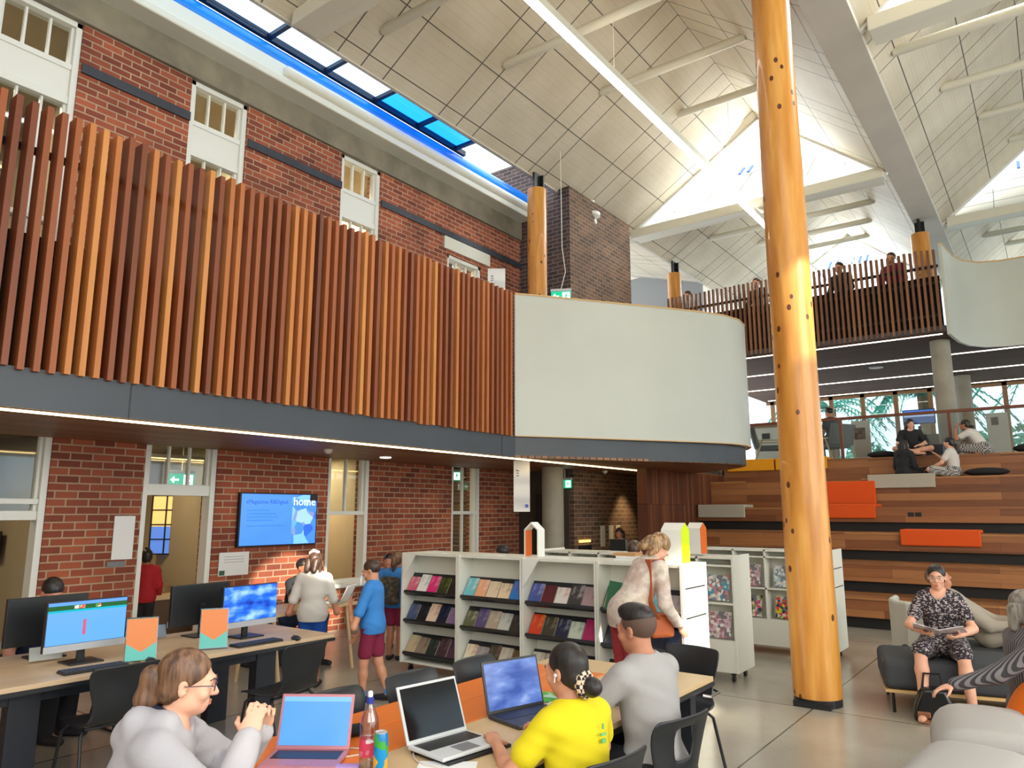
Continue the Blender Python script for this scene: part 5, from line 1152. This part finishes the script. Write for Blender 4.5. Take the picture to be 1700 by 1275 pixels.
    if face and vox < .011:
        e = MB(); ir = MB(); br = MB(); lp = MB()
        rq = Matrix(Bh.tolist()).to_euler()
        for q in (1, -1):
            e.sphere(hp(q * .032, .0785, .003), .0142 * hs, 14); ir.sphere(hp(q * .032, .0885, .003), .0062 * hs, 10)
            br.tube([hp(q * .014, .1, .022), hp(q * .03, .099, .029), hp(q * .05, .084, .023)], [.0028 * hs, .0038 * hs, .002 * hs], 6)
        e.build('eyes', M_eye, t, smooth=True); ir.build('irises', M_iris, t, smooth=True); br.build('eyebrows', hair[1] if hair else H_black, t, smooth=True)
        lp.sphere(hp(0, .0935, -.0565), tuple(V(.021, .0048, .0045) * hs), 12, rq).sphere(hp(0, .093, -.0665), tuple(V(.017, .005, .005) * hs), 12, rq); lp.build('lips', M_lip[sk], t, smooth=True)
    # ---- hair
    if hair:
        st, hm = hair; G = Fld(); vh = min(vox, .01)
        EH = lambda c, r, k=.015: G.ell(hp(*c), V(*r) * hs, Bh, k)
        def hl(a, b, c): G.cut(hp(0, 0, c), Bh @ V(0, a, -b))
        if st == 'fade':
            EH((0, -.012, .066), (.076, .094, .066)); EH((0, .04, .104), (.055, .05, .026), .04); G.cut(hp(0, 0, .048), Bh @ V(0, .3, -1)); G.cut(hp(0, .088, .08), Bh @ V(0, 1, -.4)); G.fold = .001
            Q = Fld(); Q.ell(hp(0, -.016, .034), V(.0775, .0955, .083) * hs, Bh, .01); Q.cut(hp(0, 0, -.03), Bh @ V(0, .55, -1)); Q.cut(hp(0, .05, 0), Bh @ V(0, 1, -.3)); Q.mesh('faded_sides', vh, H_fade, t)
        else:
            EH((0, -.018, .043), (.08, .099, .088))
            hl(.62, 1, -.004 if st in ('short', 'bob_short') else -.016)
            if st in ('pony', 'bun', 'lowpony'): EH((0, -.05, -.01), (.07, .062, .07), .02)
            if st == 'pony': G.chain([hp(0, -.09, .03), hp(0, -.125, .02), hp(0, -.135, -.06), hp(-.01, -.12, -.16)], [.028 * hs, .038 * hs, .04 * hs, .014 * hs], .02)
            if st == 'lowpony': G.chain([hp(0, -.09, -.02), hp(0, -.13, -.08), hp(0, -.13, -.2), hp(0, -.1, -.3)], [.028 * hs, .03 * hs, .03 * hs, .01 * hs], .02)
            if st == 'bun': G.ell(hp(.0, -.135, -.062), V(.045, .05, .045) * hs, Bh, .01)
            if st == 'topbun': G.ell(hp(0, -.03, .135), V(.04, .04, .035) * hs, Bh, .012)
            if st in ('long', 'bob'):
                L = -.24 if st == 'long' else -.11
                for q in (1, -1): G.chain([hp(q * .06, -.02, .03), hp(q * .08, -.012, -.05), hp(q * .082, -.015, L)], [.03 * hs, .026 * hs, .02 * hs], .02)
                G.chain([hp(-.05, -.075, .0), hp(-.05, -.09, L)], [.05 * hs, .035 * hs], .03); G.chain([hp(.05, -.075, .0), hp(.05, -.09, L)], [.05 * hs, .035 * hs], .03)
        if st not in ('fade',): G.fold = .0012
        if st in ('long', 'bob', 'pony', 'lowpony', 'bun', 'topbun'):
            cuts = G.cuts; G.cuts = []; K = Fld(); K.ell(hp(0, -.018, .043), V(.08, .099, .089) * hs, Bh, .01); K.ell(hp(0, -.045, -.02), V(.068, .062, .064) * hs, Bh, .03 * hs); K.ell(hp(0, .1, -.028), V(.0585, .075, .094) * hs, Bh, .008, True); K.cut(hp(0, 0, -.045), Bh @ V(0, .35, -1)); K.fold = .001; K.mesh('hair', vh, hm, t)
            G.p = G.p[1:]; nm = {'pony': 'ponytail', 'lowpony': 'ponytail', 'bun': 'hair_bun', 'topbun': 'hair_bun'}.get(st, 'hair_lengths'); G.mesh(nm, vh, hm, t)
        else: G.mesh('hair', vh, hm, t)
    if glasses:
        g = MB()
        for q in (1, -1):
            ring = [hp(q * .033 + .023 * math.cos(a), .104, .002 + .018 * math.sin(a)) for a in [2 * PI * i / 16 for i in range(17)]]; g.tube(ring, .0018 * hs, 6, False); g.tube([hp(q * .056, .103, .006), hp(q * .074, .06, .008), hp(q * .079, -.0, .004)], .0018 * hs, 6)
        g.tube([hp(-.01, .106, .004), hp(0, .109, .007), hp(.01, .106, .004)], .0018 * hs, 6); g.build('glasses', glasses, t, smooth=True)
    # ---- clothes
    if top:
        st, tm = top; o = .014 * s if st != 'hoodie' else .024 * s; F = Fld(); F.fold = .0022 if st != 'hoodie' else .0035; F.seed = len(label); torso_f(F, o)
        for sd in (1, -1):
            el, wr = ar[sd]
            if st in ('tee', 'dress', 'polo'):
                e2 = S_[sd] * .38 + el * .62; F.cap(S_[sd], e2, .052 * s * (1 - .12 * fem) + o, .05 * s * (1 - .1 * fem) + o * 1.2, .03)
            elif st == 'vest': F.cap(S_[sd], S_[sd] * .8 + el * .2, .05 * s + o, .045 * s + o, .03)
            else:
                w2 = el * .04 + wr * .96; F.cap(S_[sd], el, .051 * s + o, .043 * s + o, .03); F.cap(el, w2, .043 * s + o, .03 * s + o * .9, .025)
        if mode == 'stand' and st != 'tuck': F.cap(pel + up * .05 * s, pel - V(0, 0, 1) * .14 * s, .118 * s * bulk + o, .122 * s * bulk + o, .06, 1.2, rt)
        if st == 'dress':
            for sd in (1, -1): F.cap(Hp[sd], lg[sd][0] * .96 + Hp[sd] * .04 + V(0, 0, .0), .105 * s, .085 * s, .09)
        if st == 'hoodie':
            F.chain([nb + rt * .1 * s + up * .03 * s - fwd * .0 * s, nb - fwd * .1 * s - up * .0 * s + rt * .05 * s, nb - fwd * .115 * s - up * .05 * s, nb - fwd * .1 * s - rt * .05 * s, nb - rt * .1 * s + up * .03 * s], [.045 * s, .052 * s, .06 * s, .052 * s, .045 * s], .03)
        hemn = V(0, 0, -1) if mode == 'stand' else -up
        if st != 'dress': F.cut((pel - V(0, 0, .1 * s)) if mode == 'stand' and st != 'tuck' else pel - up * .07 * s, hemn)
        F.p.append(('e', nb + up * .055 * s + fwd * .03 * s, V(.074, .085 if st != 'dress' else .1, .062 if st != 'dress' else .12) * s, np.stack([rt, fwd, up], 1), .01, True))
        F.mesh({'tee': 't_shirt', 'polo': 'polo_shirt', 'hoodie': 'hoodie', 'dress': 'dress', 'vest': 'vest'}.get(st, 'shirt'), min(vox, .012), tm, t)
    if bottom:
        st, bm_ = bottom; o = .013 * s; F = Fld(); F.fold = .002; F.seed = len(label) + 3
        F.cap(Hp[1] * .8 + pel * .2, Hp[-1] * .8 + pel * .2, .107 * s * bulk + o, .107 * s * bulk + o, .06); F.cap(pel, pel + up * .09 * s, .112 * s * bulk + o, .106 * s * bulk + o, .05, 1.22, rt)
        for sd in (1, -1):
            kn, an, fd = lg[sd]
            if st == 'shorts': F.cap(Hp[sd], Hp[sd] * .25 + kn * .75, .09 * s + o, .078 * s + o, .03)
            elif st == 'skirt': F.cap(Hp[sd], Hp[sd] * .12 + kn * .88, .094 * s + o, .088 * s + o, .11)
            else:
                w_ = .0 if st == 'slim' else .022 * s
                F.cap(Hp[sd], kn, .095 * s * (bulk * .6 + .4) + o, .066 * s + o + w_ * .5, .045); F.cap(kn, an + (kn - an) * .06, .058 * s + o + w_ * .5, .04 * s + o + w_, .03)
        if mode == 'stand': F.cut(pel + up * .1 * s, up)
        if st == 'shorts' and mode == 'stand':
            F.cut(V(0, 0, .53 * s + .0), V(0, 0, -1))
        F.mesh({'shorts': 'shorts', 'skirt': 'skirt'}.get(st, 'trousers'), min(vox, .012), bm_, t)
    if shoes:
        for sd in (1, -1):
            kn, an, fd = lg[sd]; F = Fld(); F.cap(an + V(0, 0, -.03 * s) - fd * .032 * s, an + V(0, 0, -.042 * s) + fd * .165 * s, .044 * s, .033 * s, .03, 1.2, nrm(np.cross(fd, V(0, 0, 1)))); F.cut(V(0, 0, an[2] + .005), V(0, 0, 1)); F.cut(V(0, 0, an[2] - .074 * s), V(0, 0, -1)); F.mesh('shoe', min(vox, .012), shoes, t)
    t['_'] = 0; del t['_']
    return t, hp, Bh, dict(nb=nb, up=up, fwd=fwd, rt=rt, S=S_, pel=pel, chest=chest, s=s, ar=ar)
def cloth(name, c, **k): return mat('cloth_' + name, c, .85, bmp=k.pop('bmp', .15), vscale=k.pop('vscale', 160), **k)
C_hood = cloth('hoodie', (176, 172, 176)); C_navy = cloth('navy', (28, 32, 54)); C_yel = cloth('yellow', (226, 206, 18)); C_grey = cloth('grey', (166, 162, 160)); C_jean = cloth('jeans', (52, 70, 104)); C_dark = cloth('dark', (30, 30, 34)); C_blue = cloth('polo_blue', (58, 132, 206)); C_mar = cloth('maroon', (128, 28, 62)); C_white = cloth('white', (214, 208, 200)); C_rb = cloth('royal_blue', (14, 74, 160)); C_red = cloth('red', (170, 26, 34)); C_redp = cloth('brick_red', (160, 48, 54)); C_beige = cloth('beige', (170, 158, 140)); C_taupe = cloth('taupe', (158, 148, 134))
C_blouse = pattern('cloth_blouse', [(196, 180, 160), (222, 210, 194), (206, 186, 176), (190, 168, 150)], 9, .85, 'noise')
C_dress = pattern('cloth_dress', [(34, 28, 38), (44, 36, 46), (176, 166, 166), (60, 50, 58)], 75, .85, 'voronoi', (1, 1, 1.6))
C_check = pattern('cloth_check', [(40, 38, 44), (196, 192, 186)], 42, .85, 'check')
C_stripe = pattern('cloth_stripe', [(58, 56, 60), (124, 120, 122)], 32, .85, 'wave', (.6, .6, 2.2))
# --- woman in the grey hoodie at the near end of the table
p, hp, Bh, J = person('person in a grey hoodie with ponytail and glasses, hands raised over a laptop', (-2.74, 1.38), -38, 1.62, 'fair', 'sit', .45, lean=16, look=(-2, 6), vox=.006, fem=.5, bulk=1.1, top=('hoodie', C_hood), bottom=('trousers', C_jean), hair=('pony', H_brown), glasses=mat('glasses_frame', (60, 40, 70), .3), curl=1.15,
    arms=dict(el_r=(.25, .36, .775), wr_r=(.11, .42, .96), el_l=(-.2, .36, .775), wr_l=(-.02, .46, .95)), palms=dict(r=(-1, .2, .2), l=(1, .1, .2), dr=(-.35, .25, .9), dl=(.4, .15, .9)))
Fc = Fld(); Fc.chain([J['nb'] + J['rt'] * .07 + J['up'] * .045, J['nb'] - J['fwd'] * .075 + J['up'] * .035, J['nb'] - J['rt'] * .07 + J['up'] * .045], [.022, .028, .022], .02); Fc.mesh('collar', .006, C_navy, p)
# --- woman in yellow
p, hp, Bh, J = person('person in a bright yellow t-shirt with low bun and checked scrunchie at the table', (-1.7, 2.74), 78, 1.56, 'olive', 'sit', .4, lean=3, look=(-8, 6), vox=.006, fem=.5, top=('tee', C_yel), bottom=('trousers', C_jean), hair=('bun', H_black), arms=dict(el_l=(-.27, .12, .72), wr_l=(-.17, .33, .765), el_r=(.27, .12, .72), wr_r=(.17, .33, .765)))
sc = [hp(.0 + .042 * math.cos(a), -.1 - .0 * math.sin(a), -.052 + .042 * math.sin(a)) for a in [2 * PI * i / 18 for i in range(19)]]
MB().tube(sc, [.019 + .004 * (i % 2) for i in range(19)], 10, False).build('scrunchie', pattern('scrunchie', [(40, 30, 40), (224, 180, 140), (230, 200, 170)], 60, .8, 'check'), p, smooth=True)
MB().sphere(hp(-.083, .002, -.004), .008, 10).tube([hp(-.084, .004, -.006), hp(-.082, .012, -.034)], .0032, 6).build('earbud', M_paper, p, smooth=True)
b0 = J['chest'] - J['fwd'] * .128 + J['up'] * .06
MB().cbox(b0 + J['rt'] * .03, (.03, .006, .01)).cbox(b0 + J['rt'] * .03 - J['up'] * .025, (.022, .006, .016)).cbox(b0 + J['rt'] * .03 + J['up'] * .03, (.008, .006, .02)).build('shirt_print', mat('print_green', (120, 190, 110), .7), p)
# --- man in grey
person('person with short faded dark hair in a grey long-sleeved top at the table', (-1.7, 3.44), 80, 1.7, 'tan', 'sit', .42, lean=5, look=(-4, 6), vox=.006, bulk=1.05, top=('shirt', C_grey), bottom=('trousers', C_dark), hair=('fade', H_black), arms=dict(el_l=(-.3, .2, .77), wr_l=(-.16, .42, .765), el_r=(.3, .2, .77), wr_r=(.1, .44, .765)))
# --- boy
p, hp, Bh, J = person('boy in a blue polo shirt and maroon shorts holding something white to his mouth', (-5.36, 4.97), 118, 1.27, 'olive', 'stand', look=(0, 16), vox=.008, top=('polo', C_blue), bottom=('shorts', C_mar), hair=('short', H_dbrown), arms=dict(el_l=(-.24, .1, .7), wr_l=(-.09, .2, .89), el_r=(.21, .06, .7), wr_r=(.2, .22, .55)), legs=dict(kn_l=(-.06, .06, .36), an_l=(-.06, .06, .062), kn_r=(.07, -.04, .36), an_r=(.08, -.14, .062)), palms=dict(l=(.3, -.9, .1), dl=(.25, -.1, .9), r=(-1, 0, 0)), curl=1.0)
MB().tube([hp(-.01, .118, -.02), hp(-.012, .135, -.06), hp(-.02, .15, -.12)], [.017, .02, .012], 10).build('white_tissue', M_paper, p, smooth=True)
for q, x in ((1, 0.08), (-1, -.06)): MB().lathe([(.036, 0), (.04, .05)], 14, (x, -.14 if q > 0 else .06, .06)).build('sock', mat('sock_blue', (90, 140, 210), .9), p)
# --- girl in white at the study bench
p, hp, Bh, J = person('girl in a white t-shirt and blue skirt standing at the study table', (-6.32, 5.02), 42, 1.31, 'tan', 'stand', look=(25, 12), vox=.009, top=('tee', C_white), bottom=('shorts', C_rb), hair=('bob', H_dbrown), arms=dict(el_r=(.24, .04, .72), wr_r=(.2, .22, .72), el_l=(-.24, .0, .72), wr_l=(-.2, .18, .7)))
MB().tube([hp(-.07, -.05, .1), hp(-.02, -.06, .128), hp(.05, -.05, .11)], [.018, .024, .018], 10).build('hair_clip', mat('clip_pink', (236, 196, 196), .4), p, smooth=True)
# --- children by the shelves
p, hp, Bh, J = person('schoolgirl in blue shirt and maroon shorts with a backpack, half behind the shelves', (-6.62, 6.5), 20, 1.24, 'tan', 'stand', vox=.011, top=('polo', C_blue), bottom=('shorts', C_mar), hair=('pony', H_brown))
MB().box(-.12, .12, -.24, -.12, .66, .98).build('backpack', pattern('backpack_print', [(60, 52, 44), (90, 80, 60), (50, 46, 44)], 30), p, bevel=.04, seg=3)
person('dark-haired child facing us between the wall and the schoolgirl with backpack', (-7.28, 7.0), 220, 1.16, 'tan', 'stand', vox=.011, top=('polo', C_blue), bottom=('shorts', C_mar), hair=('short', H_black))
person('dark-haired child behind the second display unit, only the top of the head showing', (-5.35, 7.0), 100, 1.34, 'tan', 'stand', vox=.012, top=('tee', C_dark), bottom=('trousers', C_dark), hair=('short', H_black))
person('brown-haired person looking down between the shelf rows beside the stacked books', (-3.62, 7.0), 190, 1.44, 'olive', 'stand', look=(0, 30), vox=.011, top=('tee', C_dark), bottom=('trousers', C_dark), hair=('short', H_dbrown))
person('person in jeans seated with a laptop at the study table behind the girl in white', (-7.45, 5.62), -80, 1.5, 'brown', 'sit', .45, lean=12, vox=.011, top=('tee', C_dark), bottom=('trousers', C_jean), hair=('short', H_black), arms=dict(el_r=(.24, .2, .78), wr_r=(.12, .42, .75), el_l=(-.24, .2, .78), wr_l=(-.12, .42, .75)))
# --- bending woman
p, hp, Bh, J = person('person in a patterned cream blouse and red trousers bending over the white shelves', (-3.0, 5.62), -32, 1.66, 'fair', 'stand', lean=30, look=(14, 55), vox=.009, fem=.4, bulk=1.08, top=('shirt', C_blouse), bottom=('trousers', C_redp), hair=('bob', H_blond), arms=dict(el_r=(.24, .22, 1.0), wr_r=(.2, .38, .82), el_l=(-.24, .22, 1.0), wr_l=(-.18, .4, .82)), legs=dict(kn_r=(.09, .02, .48), kn_l=(-.09, .02, .48)))
sh = J['S'][1]; q = [sh * .8 + J['nb'] * .2 + J['fwd'] * .1 - J['up'] * .03, sh * .75 + J['nb'] * .25 + J['up'] * .07, sh * .75 + J['nb'] * .25 - J['fwd'] * .11, sh + V(.0, -.11, -.26), sh + V(.04, -.07, -.4)]
t = thing('shoulder_bag', 'tan leather shoulder bag hanging at the side of the bending person', 'bag', (-3.0, 5.62, 0), R(-32)); M_tan = mat('tan_leather', (186, 92, 44), .45)
sv = MB(); dv = [Vector(v) for v in q]; pts = [dv[i].lerp(dv[i + 1], k / 6) for i in range(4) for k in range(6)] + [dv[4]]; w = Vector(J['rt']) * .045; vs = []
for v in pts: vs += [v - w, v + w]
nn = Vector(J['up'] * .3 - J['fwd'] * 1.0) * .006; sv.add(vs + [v + nn for v in vs], [f for i in range(len(pts) - 1) for f in ((2 * i, 2 * i + 1, 2 * i + 3, 2 * i + 2), (2 * len(pts) + 2 * i, 2 * len(pts) + 2 * i + 2, 2 * len(pts) + 2 * i + 3, 2 * len(pts) + 2 * i + 1), (2 * i, 2 * i + 2, 2 * len(pts) + 2 * i + 2, 2 * len(pts) + 2 * i), (2 * i + 1, 2 * len(pts) + 2 * i + 1, 2 * len(pts) + 2 * i + 3, 2 * i + 3))]).build('strap', M_tan, t)
MB().cbox(q[4] + V(-.07, .08, -.06), (.07, .22, .2)).build('pouch', M_tan, t, bevel=.03, seg=3)
# --- seated woman with magazine
p, hp, Bh, J = person('person in a black and white patterned dress seated on the ottoman reading a magazine', (-1.0, 7.92), 184, 1.6, 'fair', 'sit', .45, look=(0, 2), vox=.008, fem=1.0, bulk=.98, top=('dress', C_dress), hair=('bun', H_black), shoes=None, spread=.05, glasses=mat('glasses_pale', (190, 170, 170), .3), arms=dict(el_r=(.25, .14, .73), wr_r=(.13, .33, .7), el_l=(-.25, .14, .73), wr_l=(-.14, .33, .69)), palms=dict(r=(-.5, 0, .8), l=(.5, 0, .8)), curl=.8, legs=dict(an_r=(.16, .5, .075), an_l=(-.2, .42, .075)))
MB().tube([J['nb'] + J['rt'] * .055 + J['fwd'] * .07, J['nb'] + J['fwd'] * .118 - J['up'] * .065, J['nb'] - J['rt'] * .055 + J['fwd'] * .07], .003, 6).sphere(J['nb'] + J['fwd'] * .124 - J['up'] * .07, .012, 8).build('necklace', M_silver, p)
for x, y in ((.16, .5), (-.2, .42)): MB().box(x - .045, x + .045, y - .09, y + .17, .001, .024).cbox((x, y + .09, .06), (.1, .04, .05)).build('sandal', mat('sandal_brown', (138, 86, 58), .5), p, bevel=.012)
t = thing('magazine', 'open magazine held by the seated woman in the patterned dress', 'magazine', (-1.0, 7.92, 0), R(184))
for sd in (1, -1): MB().cbox((sd * .1, .41, .735), (.2, .26, .008), (R(18), R(sd * -14), 0)).build('page_block', pattern('magazine_pages', [(214, 196, 204), (190, 170, 186), (226, 220, 220), (90, 80, 96)], 9, .5, 'noise'), t, bevel=.002)
t = thing('handbag', 'black leather handbag on the floor between the seated woman\'s feet', 'bag', (-1.05, 7.42, 0), R(15)); m = MB(); m.prism([(-.17, 0), (.17, 0), (.15, .12), (.09, .27), (-.09, .27), (-.15, .12)], -.08, .08, 'y').build('bag_body', mat('black_leather', (18, 19, 20), .3), t, bevel=.03, seg=3, smooth=True)
MB().tube([(-.08, 0, .26), (-.06, 0, .38), (.06, 0, .38), (.08, 0, .26)], .01, 8).build('handle', M_black, t, smooth=True); MB().sphere((.13, -.08, .05), .016, 8).build('clasp', mat('brass', (200, 160, 60), .3, .8), t)
# --- reclining man
person('person in taupe clothes reclining behind the woman in the patterned dress', (-.72, 9.0, 0), -90, 1.72, 'tan', 'sit', .45, lean=-46, look=(0, -24), vox=.011, top=('shirt', C_taupe), bottom=('trousers', C_beige), hair=('short', H_brown), arms=dict(el_r=(.27, .02, .64), wr_r=(.2, .28, .66), el_l=(-.27, .02, .64), wr_l=(-.2, .28, .66)), legs=dict(kn_r=(.12, .46, .62), an_r=(.12, .92, .5), kn_l=(-.1, .46, .6), an_l=(-.1, .92, .48)))
tag(MB().cbox((0, 0, 0), (.16, .08, .012), (0, R(20), 0)).build('phone', mat('pink_case', (220, 60, 90), .4), loc=(-.3, 8.78, .69)), 'pink phone in the hand of the reclining person', 'phone')
# --- striped arm on the sofa
person('person in a striped grey jumper at the right edge resting an arm along the sofa', (-.27, 5.78), -62, 1.64, 'fair', 'sit', .42, look=(30, 0), vox=.009, top=('shirt', C_stripe), bottom=('trousers', C_dark), hair=('bob', H_grey), arms=dict(el_r=(.1, -.24, .76), wr_r=(.05, -.47, .68), el_l=(-.24, .12, .7), wr_l=(-.16, .32, .6)))
# --- people behind the computers and in the doorway room
person('dark-haired person bent low behind the computer monitors at the brick pier', (-6.8, 2.52), -60, 1.62, 'tan', 'sit', .45, lean=22, look=(25, 30), vox=.011, top=('tee', C_navy), bottom=('trousers', C_dark), hair=('short', H_black))
person('child with dark curly hair in a red top standing in the doorway room', (-9.55, 4.9), 60, 1.24, 'brown', 'stand', vox=.012, top=('shirt', C_red), bottom=('shorts', C_dark), hair=('topbun', H_black))
person('brown-haired person leaning over in the doorway room in a striped top', (-9.8, 5.45), 150, 1.5, 'olive', 'sit', .3, lean=25, look=(0, 30), vox=.012, top=('tee', pattern('cloth_zebra', [(60, 50, 40), (200, 170, 120)], 30, .85, 'wave', (1, 1, .3))), bottom=('trousers', C_dark), hair=('short', H_dbrown))
# --- cafe corner
person('long-haired person in grey working behind the cafe counter', (-7.1, 13.1), 170, 1.42, 'tan', 'stand', vox=.014, look=(-20, 15), top=('shirt', C_grey), bottom=('trousers', C_dark), hair=('long', H_dbrown)); person('dark-haired person standing beside the timber cladding at the cafe corner', (-6.62, 13.3), 100, 1.42, 'tan', 'stand', vox=.014, top=('tee', C_dress), bottom=('trousers', C_dark), hair=('bob', H_black))
# --- girls on the steps
cl = lambda f=1.0: dict(kn_r=(.32, .26 * f, .14), an_r=(-.06, .3 * f, .07), kn_l=(-.32, .26 * f, .14), an_l=(.08, .24 * f, .08), ft_r=(-1, .2, 0), ft_l=(1, .2, 0))
person('girl in black with long hair sitting cross-legged facing us on the top step', (-2.35, 16.75, 2.86), 195, 1.5, 'fair', 'sit', 0, lean=8, look=(-20, 12), vox=.014, top=('tee', C_dark), bottom=('shorts', C_dark), hair=('long', H_black), shoes=None, legs=cl(), arms=dict(el_r=(.25, .1, .24), wr_r=(.16, .26, .2), el_l=(-.25, .1, .24), wr_l=(-.1, .28, .2)))
person('girl in a black hooded top sitting with her back to us above the grey pad', (-2.42, 16.1, 2.4), -30, 1.45, 'fair', 'sit', 0, lean=4, vox=.014, top=('hoodie', C_dark), bottom=('trousers', C_dark), hair=('long', H_black), shoes=None, legs=cl(1.1))
person('girl in a white shirt and checked skirt with low ponytail sitting below the laptop', (-1.58, 16.12, 2.4), 78, 1.45, 'fair', 'sit', 0, look=(5, 4), vox=.013, top=('tee', C_white), bottom=('skirt', C_check), hair=('lowpony', H_black), shoes=None, legs=cl(1.2), arms=dict(el_r=(.22, .18, .3), wr_r=(.14, .34, .46), el_l=(-.24, .12, .26), wr_l=(-.2, .36, .16)))
person('girl in white shirt leaning on the top step with a hand at her mouth', (-1.08, 16.78, 2.86), 76, 1.5, 'tan', 'sit', 0, lean=32, look=(0, 4), vox=.013, top=('tee', C_white), bottom=('skirt', C_check), hair=('bun', H_black), shoes=None, legs=dict(kn_r=(.16, .36, .12), an_r=(.14, -.02, .06), kn_l=(-.14, .38, .12), an_l=(-.14, -.02, .06)), arms=dict(el_l=(-.2, .42, .3), wr_l=(-.08, .46, .52), el_r=(.24, .46, .28), wr_r=(.26, .56, .06)), palms=dict(l=(.2, -.9, 0), dl=(.2, -.3, .8)))
person('person in a dark shirt seated in the grey armchair on the landing', (-4.2, 18.32, 2.86), 66, 1.7, 'tan', 'sit', .47, look=(0, 20), vox=.014, top=('tee', C_dark), bottom=('trousers', C_dark), hair=('short', H_black))
# --- people behind the far balcony
for x, l, c, hr in ((-7.2, 'leftmost person behind the far slatted balcony, only the head above the slats', C_beige, H_dbrown), (-5.42, 'second person from left behind the far slatted balcony, left of the tall column', C_dark, H_dbrown), (-3.52, 'dark-haired person behind the far balcony right of the tall column', C_dark, H_black), (-2.45, 'rightmost person behind the far balcony beside the pine column', C_mar, H_dbrown)):
    person(l, (x, 17.3, 5.5), 160, 1.88, 'olive', 'stand', vox=.015, top=('shirt', c), bottom=('trousers', C_dark), hair=('short', hr))
